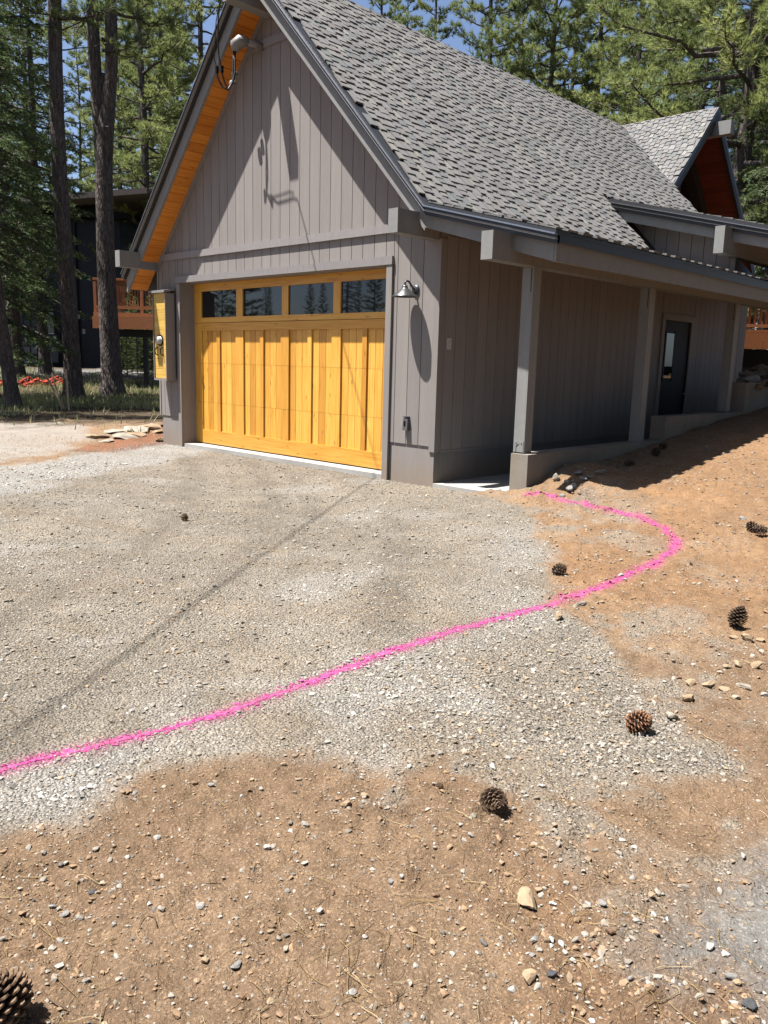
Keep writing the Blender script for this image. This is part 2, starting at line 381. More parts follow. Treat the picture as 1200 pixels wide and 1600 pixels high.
Z_ASPH = world_poly([(1230, 1330), (1140, 1395), (1055, 1440), (1020, 1500), (1050, 1545), (1130, 1520), (1200, 1565), (1320, 1620), (1400, 1500), (1330, 1330)])
Z_PAD = world_poly([(-80, 575), (240, 580), (240, 590), (60, 593), (-80, 589)])
Z_RED = world_poly([(110, 705), (180, 684), (256, 668), (258, 692), (180, 708)])
PINK = [(821, 774), (860, 777), (900, 787), (950, 798), (1000, 809), (1038, 824), (1058, 845), (1050, 862), (1025, 878), (985, 896), (940, 918), (880, 940), (800, 960), (720, 983), (640, 1008), (560, 1036), (500, 1061), (430, 1086), (370, 1107), (290, 1131), (200, 1155), (100, 1176), (40, 1192), (0, 1205), (-60, 1225)]
PINKW = np.array([gpx(*p)[:2] for p in PINK])
def line_dist(poly, x, y):
    d = np.full(x.shape, 1e9)
    for (ax, ay), (bx, by) in zip(poly[:-1], poly[1:]):
        ex, ey = bx-ax, by-ay; t = np.clip(((x-ax)*ex+(y-ay)*ey)/(ex*ex+ey*ey), 0, 1)
        d = np.minimum(d, np.hypot(x-ax-t*ex, y-ay-t*ey))
    return d
def zones(x, y):
    r = np.hypot(x-CAM[0], y-CAM[1])
    wob = (.30*fbm(x*1.5, y*1.5, 11, 5)+.12*fbm(x*9, y*9, 12, 4))*np.clip(r/7, .4, 1)
    g = sst(-.12, .12, sdist(Z_GRAVEL, x, y)+wob)
    pale = np.zeros(x.shape)
    for i, z in enumerate(Z_PALE): pale = np.maximum(pale, sst(-.18, .18, sdist(z, x, y)+wob*1.2)*(1, .9, .55, .6, .5)[i])
    pale = np.clip(pale*(.8+.6*(fbm(x*3, y*3, 31, 3)+.3)), 0, 1)
    pale = np.maximum(pale, .55*sst(.18, .5, fbm(x*1.3, y*1.3, 33, 4))*g)            # bleached dusty patches of the drive
    asp = sst(-.2, .12, sdist(Z_ASPH, x, y)+wob*.8+.12*fbm(x*24, y*24, 24, 3))*np.clip(1.0+.35*fbm(x*4, y*4, 44, 3), 0, 1)
    red = sst(-.1, .1, sdist(Z_RED, x, y)+wob*.4)
    co = sst(-.15, .15, sdist(Z_COARSE, x, y)+wob)
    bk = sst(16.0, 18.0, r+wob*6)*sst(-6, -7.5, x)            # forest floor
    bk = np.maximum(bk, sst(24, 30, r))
    bk = np.maximum(bk, sst(5.2, 7.2, x+wob*3-.12*np.clip(-y-2, 0, 9))*sst(-7, -4, y))   # dark duff added out of view on the right, cuts bounce light
    spill = (1-.9*asp)*sst(-.02, .36, fbm(x*1.9, y*1.9, 17, 4)-.55*sst(5.35, 4.75, x)*sst(-5.6, -6.1, y)+.35*fbm(x*9, y*9, 18, 3))*sst(-2.2, .1, sdist(Z_GRAVEL, x, y))*.72   # gravel kicked out over the dirt
    bare = sst(.22, .5, fbm(x*1.2, y*1.2, 19, 4)+.3*fbm(x*8, y*8, 20, 3))*.22                                     # dirt showing through the gravel
    g = np.clip(np.maximum(g*(1-bare), spill), 0, 1)
    g = .6*g+.4*sst(.25, .75, g+.55*fbm(x*21, y*21, 23, 3)*sst(0, .25, g)*sst(1, .75, g))     # grainy, not airbrushed, edge
    g = np.maximum(g, pale*.9); g = g*(1-bk)
    return g, pale, asp, red, co, bk
def ground_color(x, y):
    g, pale, asp, red, co, bk = zones(x, y)
    n1 = fbm(x*1.1, y*1.1, 51, 4)[:, None]; n2 = fbm(x*4.3, y*4.3, 61, 4)[:, None]
    t = sst(.8, 2.6, x)*sst(-3.6, -1.8, y)                    # the bank is a warmer dirt
    d0 = np.array([.405, .275, .175]); d1 = np.array([.45, .268, .143]); dk = np.array([.305, .202, .126])
    dirt = d0*(1-t[:, None])+d1*t[:, None]
    m = np.clip(.5+.9*n1+.4*n2, 0, 1)*.55; dirt = dirt*(1-m)+dk*m
    n3 = fbm(x*14, y*14, 63, 3)[:, None]; dust = sst(.1, .5, fbm(x*1.6, y*1.6, 64, 4))[:, None]
    dirt = dirt*(1+.22*n3)*(1-.35*dust)+np.array([.54, .385, .25])*.35*dust
    rust = sst(.15, .55, fbm(x*.9, y*.9, 65, 4))[:, None]; dirt = dirt*(1-.45*rust)+np.array([.41, .235, .128])*.45*rust
    gr = np.array([.525, .468, .39])*(1+.22*n1+.18*n2+.14*n3)
    streak = fbm(x*.9+y*.35, (y*.9-x*.3)*5, 71, 3)[:, None]
    warm = np.clip(streak*1.1+.1, 0, 1); gr = gr*(1-.5*warm)+np.array([.52, .42, .30])*.5*warm
    trk = 0
    for dd, wv in ((0, .11), (1.55, .11), (.55, .08), (-1.3, .09)):      # wheel tracks swinging in towards the door
        arc = np.abs(np.hypot(x+9.5, y+13.5+dd*.4)-(14.6+dd))+.05*fbm(x*3, y*3, 66, 3)
        trk = trk+sst(wv*2.2, wv*.4, arc)*np.clip(.5+.9*fbm(x*2, y*2, 67, 3), 0, 1)
    gr = gr*(1-.26*np.clip(trk, 0, 1)[:, None])
    c = dirt*(1-g[:, None])+gr*g[:, None]
    c = c*(1-.35*co[:, None])+np.array([.37, .335, .29])*.35*co[:, None]
    c = c*(1-pale[:, None])+np.array([.66, .635, .59])*pale[:, None]
    c = c*(1-asp[:, None])+np.array([.40, .385, .36])*asp[:, None]
    c = c*(1-.8*red[:, None])+np.array([.34, .15, .085])*.8*red[:, None]
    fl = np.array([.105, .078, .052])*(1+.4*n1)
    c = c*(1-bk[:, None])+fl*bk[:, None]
    pk = line_dist(PINKW, x, y); pm = np.exp(-(pk/(.048+.016*fbm(x*2.5, y*2.5, 145, 3)))**2)*np.clip(.66+1.2*fbm(x*16, y*16, 146, 4)+.55*fbm(x*1.7, y*1.7, 147, 3), 0, 1)*.92
    c = c*(1-pm[:, None])+np.array([.80, .12, .40])*pm[:, None]             # overspray soaked into the ground
    pad = sst(-.6, .6, sdist(Z_PAD, x, y))[:, None]*.9
    c = c*(1-pad)+np.array([.40, .39, .38])*pad
    return np.clip(c, .01, .8), g
def relief(x, y):
    g = sst(-.12, .12, sdist(Z_GRAVEL, x, y))
    r = np.hypot(x-CAM[0], y-CAM[1]); fade = sst(-.3, -.05, -np.abs(y)*0-((x < 1.05) & (x > -6) & (y > -.02)))
    a = .014*fbm(x*5, y*5, 81, 3)+(.0075+.010*(1-g))*fbm(x*17, y*17, 82, 3)*sst(14, 7, r)+.0035*fbm(x*60, y*60, 84, 2)*sst(6, 3, r)
    cl = np.clip(fbm(x*3.2, y*3.2, 91, 3)-.12, 0, 1)*(1-g)*.085
    return (a+cl*(.5+fbm(x*14, y*14, 92, 2)))*(.6+.6*(1-g))
ang = np.concatenate([np.arange(92, 172, .17), np.arange(172, 452, 3.)])*math.pi/180
rad = [.25, .6, .9]
while rad[-1] < 24: rad.append(rad[-1]*1.0082+.0005)
while rad[-1] < 600: rad.append(rad[-1]*1.06)
rad = np.array(rad); A, R_ = np.meshgrid(ang, rad)
GX = (CAM[0]+R_*np.cos(A)).ravel(); GY = (CAM[1]+R_*np.sin(A)).ravel()
GZ = ground(GX, GY)+relief(GX, GY)
na, nr = len(ang), len(rad); idx = np.arange(na*nr).reshape(nr, na); nx = np.roll(idx, -1, 1)
F = np.stack([idx[:-1], idx[1:], nx[1:], nx[:-1]], -1).reshape(-1, 4)
gc, gg = ground_color(GX, GY)
V = np.stack([GX, GY, GZ], 1); V = np.vstack([V, [[CAM[0], CAM[1], float(ground(CAM[0], CAM[1]))]]])
gc = np.vstack([gc, gc[:1]]); gg = np.append(gg, 0.)
me = npmesh('ground', V, F[:, ::-1], gc, True)
# centre cap
gaa = me.attributes.new('gravel', 'FLOAT', 'POINT'); gaa.data.foreach_set('value', gg.astype(np.float32))
me.materials.append(MT['ground'])
if me.polygons[0].normal.z < 0: me.flip_normals()
tag(link(bpy.data.objects.new('ground', me)), 'brown dirt and grey gravel ground of the driveway', kind='structure')

# ------------------------------------------------------------------ the garage
GB = (-3.0, 3.0, 0)
garage = thing('garage', 'grey sided garage with cedar door, steep shingled roof and side porch', 'garage', GB)
AX, AZ, SL, SR, SS = -3.1, 6.46, 1.10, 1.045, .256          # apex, slopes left / right / porch
BX = .1; BZ = AZ-SR*(BX-AX); EX = 1.78; EZ = BZ-SS*(EX-BX); LX = -6.47; LZ = AZ-SL*(AX-LX)
YF, YB = -.36, 9.33
def zr(x):
    return AZ-SL*(AX-x) if x < AX else (AZ-SR*(x-AX) if x < BX else BZ-SS*(x-BX))
# walls behind the boards
w = MB()
w.pxz([(-6.055, -.1), (-5.44, -.1), (-5.44, 2.60), (-6.055, 2.60)], .014, .2)
w.pxz([(-.80, -.1), (-.014, -.1), (-.014, 2.60), (-.80, 2.60)], .014, .2)
w.pxz([(-6.055, 2.60), (-.014, 2.60), (-.014, zr(-.014)-.2), (AX, AZ-.2), (-6.055, zr(-6.055)-.2)], .014, .2)
front = part('front_wall', w, 'siding', garage)
w = MB(); w.box(-.2, -.014, .2, 9.2, -.1, 2.95); side = part('side_wall', w, 'siding', garage)
w = MB(); w.box(-6.055, -5.9, .2, 9.2, -.1, 2.9); part('left_wall', w, 'siding', garage)
w = MB(); w.pxz([(-6.05, -.1), (-.2, -.1), (-.2, 3.0), (AX, AZ-.25), (-6.05, 2.9)], 9.05, 9.2); part('rear_wall', w, 'siding', garage)
box('ceiling_panel', 'black', garage, -5.88, -.21, .3, 9.0, 2.72, 2.8)
# front boards
gx = [-6.07]+[-4.7316+.2032*i for i in range(-6, 24) if -6.03 < -4.7316+.2032*i < -.12]+[-.085]
G2 = .0045
def strip(x0, x1, lo, hi):
    a, b = x0+G2, x1-G2
    h = hi if callable(hi) else (lambda q: hi)
    if a < AX < b and callable(hi): pts = [(a, lo), (b, lo), (b, h(b)), (AX, h(AX)), (a, h(a))]
    else: pts = [(a, lo), (b, lo), (b, h(b)), (a, h(a))]
    if min(h(a), h(b)) <= lo+.02: 
        if max(h(a), h(b)) <= lo+.03: return
    part('siding_board', MB().pxz(pts, 0, .014), 'siding', front)
soff = lambda x: zr(x)-.33
for x0, x1 in zip(gx[:-1], gx[1:]):
    strip(x0, x1, 3.01, soff)
    segs = []
    if x1 <= -5.49 or x0 >= -.737: segs = [(x0, x1, .434)]
    elif x0 >= -5.49 and x1 <= -.737: segs = [(x0, x1, 2.645)]
    elif x0 < -5.49: segs = [(x0, -5.49, .434), (-5.49, x1, 2.645)]
    else: segs = [(x0, -.737, 2.645), (-.737, x1, .434)]
    for a, b, lo in segs:
        if b-a > .02: strip(a, b, lo, 2.925)
box('corner_board', 'siding', front, -.085, .004, -.006, .10, .37, 2.80)
box('corner_board', 'siding', front, -6.10, -6.06, -.012, .12, .434, 2.80)
box('band_board', 'band', front, -6.03, -.03, -.032, -.001, 2.92, 3.02)
box('header_board', 'band', front, -5.50, -.732, -.042, -.001, 2.555, 2.652)
box('casing', 'siding', front, -5.49, -5.40, -.032, -.001, -.08, 2.553)
box('casing', 'siding', front, -.83, -.737, -.032, -.001, -.08, 2.553)
part('band_board', MB().pxz([(-3.62, 5.50), (-2.50, 5.50), (-2.58, 5.60), (-3.54, 5.60)], -.028, -.001), 'band', front)
box('door_jamb', 'siding', front, -5.44, -5.398, .0, .30, -.08, 2.60)
box('door_jamb', 'siding', front, -.832, -.79, .0, .30, -.08, 2.60)
box('door_jamb', 'siding', front, -5.398, -.832, .0, .30, 2.558, 2.598)
def slope_strip(x0, x1, d0, d1):  # a band that follows the roof line, vertical offsets d0 < d1 below it
    return [(x0, zr(x0)-d1), (x1, zr(x1)-d1), (x1, zr(x1)-d0), (x0, zr(x0)-d0)]
part('frieze_board', MB().pxz(slope_strip(-6.06, AX, .30, .44), -.026, -.001), 'siding', front)
part('frieze_board', MB().pxz(slope_strip(AX, -.03, .30, .40), -.026, -.001), 'siding', front)
f = MB().box(-5.975, -5.495, .022, .18, -.2, .43); part('foundation', f, 'foundation', garage)
f = MB().box(-.70, -.012, .018, .18, -.2, .43); part('foundation', f, 'foundation', garage)
f = MB().box(-.2, -.008, .182, 9.2, -.2, .385); part('foundation', f, 'foundation', garage)
# side boards (facing the porch), with the side door opening
y = .105; n = 0
while y < 8.95:
    y1 = y+.2032; lo = .39
    segs = [(y, y1, lo)]
    if y1 > 5.57 and y < 6.79:
        segs = []
        if y < 5.57: segs.append((y, 5.57, lo))
        if y1 > 6.79: segs.append((6.79, y1, lo))
        segs.append((max(y, 5.57), min(y1, 6.79), 2.33))
    for a, b, l in segs:
        if b-a > .02: box('siding_board', 'siding', side, -.014, 0, a+G2, b-G2, l, 2.84)
    y = y1
box('skirt_board', 'siding', side, -.006, .006, .105, 5.57, .36, .388)
for a in ((.0, .022, 5.58, 5.68, 0, 2.31), (.0, .022, 6.68, 6.78, 0, 2.31), (.0, .022, 5.68, 6.68, 2.21, 2.31)): box('door_casing', 'siding', side, *a)
sd = box('side_door', 'black', garage, -.013, -.006, 5.68, 6.68, .02, 2.21)
box('pane', 'glass', sd, -.0055, -.002, 5.80, 6.10, 1.25, 2.0)
for a in ((5.76, 5.80, 1.21, 2.04), (6.10, 6.14, 1.21, 2.04)): box('pane_frame', 'black', sd, -.006, .004, *a)
part('handle', MB().tube([(-.004, 6.6, 1.0), (.05, 6.6, 1.0), (.05, 6.50, 1.0)], .011, 8), 'lampmetal', sd)

# soffit boards (left overhang, under the porch roof)
sof = part('soffit', MB().pxz(slope_strip(LX+.03, AX, .26, .318), -.33, -.005), 'darktrim', garage)
q = LX+.05
while q < AX-.02:
    q1 = min(q+.096, AX)
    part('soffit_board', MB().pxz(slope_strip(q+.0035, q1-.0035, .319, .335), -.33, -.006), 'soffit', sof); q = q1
pc = part('porch_ceiling', MB().pxz(slope_strip(.0, EX-.08, .12, .20), -.33, YB-.02), 'darktrim', garage)
q = .02
while q < EX-.10:
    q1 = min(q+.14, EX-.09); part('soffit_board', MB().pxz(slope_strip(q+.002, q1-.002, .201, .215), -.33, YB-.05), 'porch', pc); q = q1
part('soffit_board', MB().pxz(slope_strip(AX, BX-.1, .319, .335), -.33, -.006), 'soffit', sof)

# roof deck and rake trim
rf = MB()
rf.pxz(slope_strip(LX, AX, .012, .12), YF-.04, YB); rf.pxz(slope_strip(AX, BX, .012, .12), YF-.04, YB); rf.pxz(slope_strip(BX, EX, .012, .12), YF-.04, YB)
roof = part('roof', rf, 'darktrim', garage)
def trimline(name, mat, par, y0, y1, d0, d1, segs):
    for x0, x1 in segs: part(name, MB().pxz(slope_strip(x0, x1, d0, d1), y0, y1), mat, par)
SEG = [(LX, AX), (AX, BX), (BX, EX)]
trimline('drip_edge', 'darktrim', roof, -.435, -.405, .006, .036, SEG)
trimline('drip_edge_lip', 'lip', roof, -.455, -.40, .037, .052, SEG)
trimline('shingle_mould', 'darktrim', roof, -.425, -.361, .053, .076, SEG)
trimline('mould_lip', 'trim', roof, -.440, -.361, .077, .096, SEG)
trimline('shingle_mould', 'darktrim', roof, -.405, -.361, .097, .134, SEG)
trimline('rake_board', 'trim', garage, -.36, -.322, .12, .355, [(LX+.02, AX)])
trimline('rake_board', 'trim', garage, -.36, -.322, .12, .335, [(AX, BX-.045)])
trimline('rake_board', 'trim', garage, -.36, -.322, .12, .30, [(BX-.044, EX-.06)])
box('fascia', 'trim', garage, EX-.075, EX-.035, -.355, YB, EZ-.285, EZ-.041)
box('drip_edge', 'darktrim', roof, EX-.034, EX+.004, -.40, YB, EZ-.040, EZ-.012)
box('fascia', 'trim', garage, LX+.02, LX+.055, -.32, YB, LZ-.28, LZ-.06)
# outlooker beams, porch beam, posts
box('ridge_beam', 'trim', garage, AX-.09, AX+.09, -.70, .0, AZ-.62, AZ-.335)
box('outlooker_beam', 'trim', garage, -6.17, -6.03, -.70, -.002, 2.78, 3.03)
box('outlooker_beam', 'trim', garage, -.172, -.032, -.70, -.007, 2.78, 3.03)
box('porch_beam', 'trim', garage, 1.105, 1.245, -.70, YB-.1, 2.42, 2.69)
for y0, zb in ((.05, .478), (2.66, .462), (5.45, .79)):
    p = box('post', 'trim', garage, 1.09, 1.23, y0, y0+.14, zb, 2.419)
    m = MB().box(1.10, 1.22, y0-.006, y0-.001, zb+.005, zb+.125)
    m.box(1.118, 1.130, y0-.012, y0-.007, zb+.01, zb+.07); m.hexa([(1.118, y0-.012, zb+.07), (1.13, y0-.012, zb+.07), (1.13, y0-.007, zb+.07), (1.118, y0-.007, zb+.07), (1.15, y0-.012, zb+.10), (1.162, y0-.012, zb+.10), (1.162, y0-.007, zb+.10), (1.15, y0-.007, zb+.10)])
    m.ylathe([(0, -.012), (.009, -.012), (.009, -.006)], (1.125, y0, zb+.108), 8); m.ylathe([(0, -.012), (.009, -.012), (.009, -.006)], (1.195, y0, zb+.108), 8)
    part('post_bracket', m, 'trim', p)
    part('post_strap', MB().box(1.20, 1.206, y0-.004, y0-.001, 2.17, 2.41), 'black', p)
# stem wall (concrete) in three steps, porch slab, threshold
sw = MB().box(1.10, 1.32, 0, 3.23, -.3, .468); part('stem_wall', sw, 'pier', garage)
sw = MB().box(1.10, 1.31, 3.231, 5.90, -.3, .782); part('stem_wall', sw, 'pier', garage)
sw = MB().box(1.10, 1.33, 5.901, 10.6, -.3, 1.235); part('stem_wall', sw, 'pier', garage)
box('porch_slab', 'slab', garage, -.006, 1.098, .004, 9.2, -.2, .0)
box('door_slab', 'slab', garage, -5.397, -.833, .0, 2.0, -.2, .012)

# garage door
D0 = thing  # alias
gd = part('garage_door', MB().box(-5.397, -.833, .275, .30, .03, 2.556), 'doorx', garage)
YD = .24
zs = [(.03, .6892), (.6928, 1.3142), (1.3178, 1.942)]
bays = [(-5.20, -4.28), (-4.08, -3.18), (-3.0, -2.09), (-1.91, -1.0)]
box('rail', 'doorx', gd, -5.397, -.833, YD, .274, 2.435, 2.555)
box('rail', 'doorx', gd, -5.20, -1.0, YD, .274, 1.950, 2.03)
box('rail', 'doorx', gd, -5.20, -1.0, YD-.004, .274, 1.825, 1.942)
box('rail', 'doorx', gd, -5.20, -1.0, YD-.004, .274, .03, .245)
outer = [(-5.397, -5.20), (-1.0, -.833)]
for a, b in outer:
    for z0, z1 in zs+[(1.948, 2.434)]: box('stile', 'door', gd, a, b-.001, YD+.001, .274, z0, z1)['tone'] = .45
for a, b in [(bays[i][1], bays[i+1][0]) for i in range(3)]:
    box('mullion', 'door', gd, a+.02, b-.02, YD+.001, .274, 2.031, 2.434)['tone'] = .5
    tn = rnd.random()
    for z0, z1 in zs: box('stile', 'door', gd, a+.001, b-.001, YD-.003, .274, max(z0, .246), min(z1, 1.824))['tone'] = tn
for a, b in bays:
    mid = (a+b)/2; 
    ha, hb = (a+.0 if a < -5 else a-.02), (b if b > -1.1 else b+.02)
    box('pane', 'glass', gd, ha, hb, .262, .268, 2.031, 2.434)
    tn = rnd.random()
    for z0, z1 in zs: box('stile', 'door', gd, mid-.042, mid+.042, YD-.003, .274, max(z0, .246), min(z1, 1.824))['tone'] = tn
    for s0, s1 in ((a, mid-.042), (mid+.042, b)):
        wd = (s1-s0)/3
        for i in range(3):
            tn = rnd.random()
            for z0, z1 in zs: box('plank', 'door', gd, s0+i*wd+.003, s0+(i+1)*wd-.003, .262, .274, max(z0, .246), min(z1, 1.824))['tone'] = min(1, max(0, tn+rnd.uniform(-.08, .08)))
box('weather_seal', 'black', gd, -5.39, -.84, .245, .29, .013, .029)

# ------------------------------------------------------------------ shingles
SHC = [(.31, .288, .275), (.265, .256, .25), (.31, .30, .285), (.245, .236, .234), (.325, .313, .285), (.275, .287, .285), (.27, .26, .262), (.30, .29, .277)]
def tab_arrays(wd, ln, th, sk):
    """a shingle tab: local x down the slope, y along the eave, z out of the roof"""
    a = wd/2
    v = np.array([(-ln, -a+sk, 0), (-ln, a-sk, 0), (0, a, 0), (0, -a, 0), (-ln, -a+sk, .002), (-ln, a-sk, .002), (0, a, th), (0, -a, th)], float)
    f = np.array([(4, 7, 6, 5), (3, 2, 6, 7), (0, 3, 7, 4), (2, 1, 5, 6)])
    return v, f
TABM = []
for i in range(24):
    wd = (.105, .125, .14, .16)[i % 4]; th = (.023, .0175)[(i//4) % 2]
    v, f = tab_arrays(wd, .225, th, .012)
    m_ = npmesh('shingle', v, f, np.tile(np.array(SHC[i % 8])*(1+.12*math.sin(i*2.3)), (len(v), 1))); m_.materials.append(MT['shingle']); TABM.append((m_, wd, th, v, f, np.array(SHC[i % 8])*(1+.12*math.sin(i*2.3))))
def shingle_plane(parent, P0, down, along, width, length, exposure, keep, rows_from=0, single=True, ylim=None):
    """rows of tabs from the lower edge up; P0 = lower near corner, down / along unit vectors"""
    P0 = np.array(P0); dn = np.array(down, float); dn /= np.linalg.norm(dn); al = np.array(along, float); al /= np.linalg.norm(al)
    nz = np.cross(dn, al); sgn = 1
    if nz[2] < 0: nz = -nz; sgn = -1
    R = Matrix(((dn[0], al[0], nz[0]), (dn[1], al[1], nz[1]), (dn[2], al[2], nz[2])))
    pb = BASE[parent.name]; tabs = []
    nrow = int(length/exposure)+1
    for r in range(nrow):
        s = rnd.uniform(0, .12)-.1; alt = rnd.randint(0, 1)
        while s < width:
            cand = rnd.randrange(24); wd = TABM[cand][1]
            c = s+wd/2; off = (.052 if alt else 0)+rnd.uniform(-.008, .008); alt ^= 1
            if rnd.random() < .12: alt ^= 1
            up = r*exposure+off-.018
            if wd/2-.02 < c < width-wd/2+.02 and up < length-.01:
                p = P0-dn*up+al*c
                if keep is None or keep(p): tabs.append((p, cand, min(1., (length-up)/.225)))
            s += wd+.006
    tabs.sort(key=lambda t: np.linalg.norm(t[0]-CAM))
    nobj = min(300, len(tabs)) if single else 0
    for p, c, sx in tabs[:nobj]:
        o = bpy.data.objects.new('shingle', TABM[c][0]); link(o, parent); o.matrix_local = Matrix.Translation(Vector(p-pb)) @ R.to_4x4() @ Matrix.Diagonal((sx, 1, 1, 1))
    rest = tabs[nobj:]; Rn = np.array(R)
    if rest:
        VV = np.concatenate([(TABM[c][3]*np.array([sx, 1, 1])) @ Rn.T+p-pb for p, c, sx in rest]); FF = np.concatenate([TABM[c][4]+8*i for i, (p, c, sx) in enumerate(rest)])
        CC = np.concatenate([np.tile(TABM[c][5]*(1+.1*math.sin(i*1.7)), (8, 1)) for i, (p, c, sx) in enumerate(rest)])
        m_ = npmesh('shingles', VV, FF, CC); m_.materials.append(MT['shingle'])
        o = bpy.data.objects.new('shingle_field', m_); link(o, parent); o['kind'] = 'stuff'
LSR = math.hypot(BX-AX, AZ-BZ)
Y2 = 5.27
dz = lambda x: 4.035-.256*(x+.64)      # raised entry roof
shingle_plane(roof, (BX, YF-.05, BZ), (1, 0, -SR), (0, 1, 0), YB-YF+.05, LSR, .138, lambda p: not (p[1] > Y2-.33 and p[2] < dz(p[0])-.02))
shingle_plane(roof, (EX+.012, YF-.05, EZ), (1, 0, -SS), (0, 1, 0), YB-YF+.05, math.hypot(EX-BX, BZ-EZ), .15, lambda p: not (p[1] > Y2-.1 and p[0] < 1.3), single=False)
shingle_plane(roof, (LX-.01, YF-.05, LZ), (-1, 0, -SL), (0, 1, 0), YB-YF+.05, math.hypot(AX-LX, AZ-LZ), .15, None, single=False)
# ridge caps
y = YF-.04
while y < YB:
    t = .012+rnd.uniform(0, .006); u = .12
    m = MB(); e = .19
    m.add([(AX-u, y, AZ-SL*u+.01), (AX, y, AZ+.012+t), (AX+u, y, AZ-SR*u+.01+t), (AX-u, y+e, AZ-SL*u+.004), (AX, y+e, AZ+.006), (AX+u, y+e, AZ-SR*u+.004), (AX+u, y, AZ-SR*u-.004), (AX-u, y, AZ-SL*u-.004), (AX, y, AZ-.004)],
          [(0, 1, 4, 3), (1, 2, 5, 4), (8, 6, 2, 1), (7, 8, 1, 0), (6, 5, 2)])
    o = part('ridge_cap', m, 'shingle', roof); setattr_col(o.data, 'tint', np.tile(SHC[rnd.randrange(8)], (len(o.data.vertices), 1))); y += .17

# ------------------------------------------------------------------ raised entry roof behind
entry = thing('entry_roof', 'small raised shed roof with grey rake board behind the garage porch', 'entry roof', (1, 7, 2.9))
def estrip(x0, x1, d0, d1): return [(x0, dz(x0)-d1), (x1, dz(x1)-d1), (x1, dz(x1)-d0), (x0, dz(x0)-d0)]
YE = Y2-.36; X0, X1 = -.66, 2.6
er = part('roof', MB().pxz(estrip(X0-.3, X1, .01, .11), YE, 10.2), 'darktrim', entry)
for nm, mt, y0, y1, d0, d1 in (('drip_edge', 'darktrim', YE-.075, YE-.041, .0, .055), ('drip_edge_lip', 'lip', YE-.09, YE-.04, .056, .066), ('shingle_mould', 'darktrim', YE-.065, YE-.005, .067, .105), ('mould_lip', 'trim', YE-.072, YE-.005, .106, .118), ('shingle_mould', 'darktrim', YE-.048, YE-.005, .119, .165)):
    part(nm, MB().pxz(estrip(X0, X1, d0, d1), y0, y1), mt, er)
part('rake_board', MB().pxz(estrip(X0+.1, X1, .14, .30), YE-.004, YE+.034), 'trim', entry)
box('beam', 'trim', entry, 1.15, 1.29, YE-.30, 10, 3.055, dz(1.29)-.115)
ew = part('wall', MB().pxz([(-.9, 2.7), (1.22, 2.7), (1.22, dz(1.22)-.12), (-.62, dz(-.62)-.12)], Y2+.014, Y2+.1), 'darkfascia', entry)
q = -.7
while q < 1.2:
    q1 = min(q+.2032, 1.22); part('siding_board', MB().pxz([(q+G2, 2.75), (q1-G2, 2.75), (q1-G2, dz(q1)-.125), (q+G2, dz(q)-.125)], Y2, Y2+.014), 'siding', ew); q = q1
part('soffit', MB().pxz(estrip(-.3, X1-.05, .112, .14), YE+.04, 10), 'porch', entry)
shingle_plane(er, (X1, YE-.06, dz(X1)), (1, 0, -.256), (0, 1, 0), 5.2, 3.2, .15, None, single=False)

# ------------------------------------------------------------------ house with the gable behind
HX, HY, HZ, HS = -2.40, 12.5, 7.43, 1.035
hh = thing('gabled_house', 'shingled cross gable with red wood soffit rising behind the garage roof', 'house', (-5, 13, 1))
hzr = lambda y: HZ-HS*abs(y-HY)
def hstrip(y0, y1, d0, d1): return [(y0, hzr(y0)-d1), (y1, hzr(y1)-d1), (y1, hzr(y1)-d0), (y0, hzr(y0)-d0)]
hr = part('roof', MB().pyz(hstrip(HY-3.2, HY, .01, .12), -11, HX).pyz(hstrip(HY, HY+3.2, .01, .12), -11, HX), 'darktrim', hh)
shingle_plane(hr, (-11, HY-3.2, hzr(HY-3.2)), (0, -1, -HS), (1, 0, 0), HX+11+.01, math.hypot(3.2, 3.2*HS), .15, lambda p: p[0] > -7.5, single=False)
for a, b in ((HY-3.2, HY), (HY, HY+3.2)):
    part('barge_rafter', MB().pyz(hstrip(a, b, .05, .30), HX-.06, HX-.002), 'darkfascia', hh)
    sf = part('soffit', MB().pyz(hstrip(a+.1, b-.02, .125, .15), -4.6, HX-.07), 'darkfascia', hh)
    q = a+.12
    while q < b-.03:
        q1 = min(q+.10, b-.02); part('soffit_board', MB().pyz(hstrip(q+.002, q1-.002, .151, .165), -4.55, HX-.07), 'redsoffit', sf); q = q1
part('ridge_beam', MB().box(-4.6, HX+.36, HY-.10, HY+.10, HZ-.66, HZ-.36), 'trim', hh)
for s in (-1, 1):
    a, b = sorted((HY+s*.02, HY+s*2.6)); part('truss_rafter', MB().pyz(hstrip(a, b, .17, .55), -3.45, -3.2), 'darkfascia', hh)
part('king_post', MB().box(-3.44, -3.21, HY-.1, HY+.1, 3.5, HZ-.75), 'darkfascia', hh)
part('tie_beam', MB().box(-3.45, -3.2, HY-2.3, HY+2.3, 5.0, 5.25), 'darkfascia', hh)
gw = part('gable_wall', MB().pyz([(HY-2.9, 1.0), (HY+2.9, 1.0), (HY+2.9, hzr(HY+2.9)-.2), (HY, HZ-.2), (HY-2.9, hzr(HY-2.9)-.2)], -4.75, -4.6), 'siding', hh)
part('window', MB().pyz([(HY-1.4, 3.4), (HY+1.4, 3.4), (HY+1.4, 5.2), (HY, 6.5), (HY-1.4, 5.2)], -4.599, -4.58), 'glass', hh)
part('side_wall', MB().box(-11, -4.76, HY-2.9, HY-2.75, 1, hzr(HY-2.9)-.2), 'siding', hh)

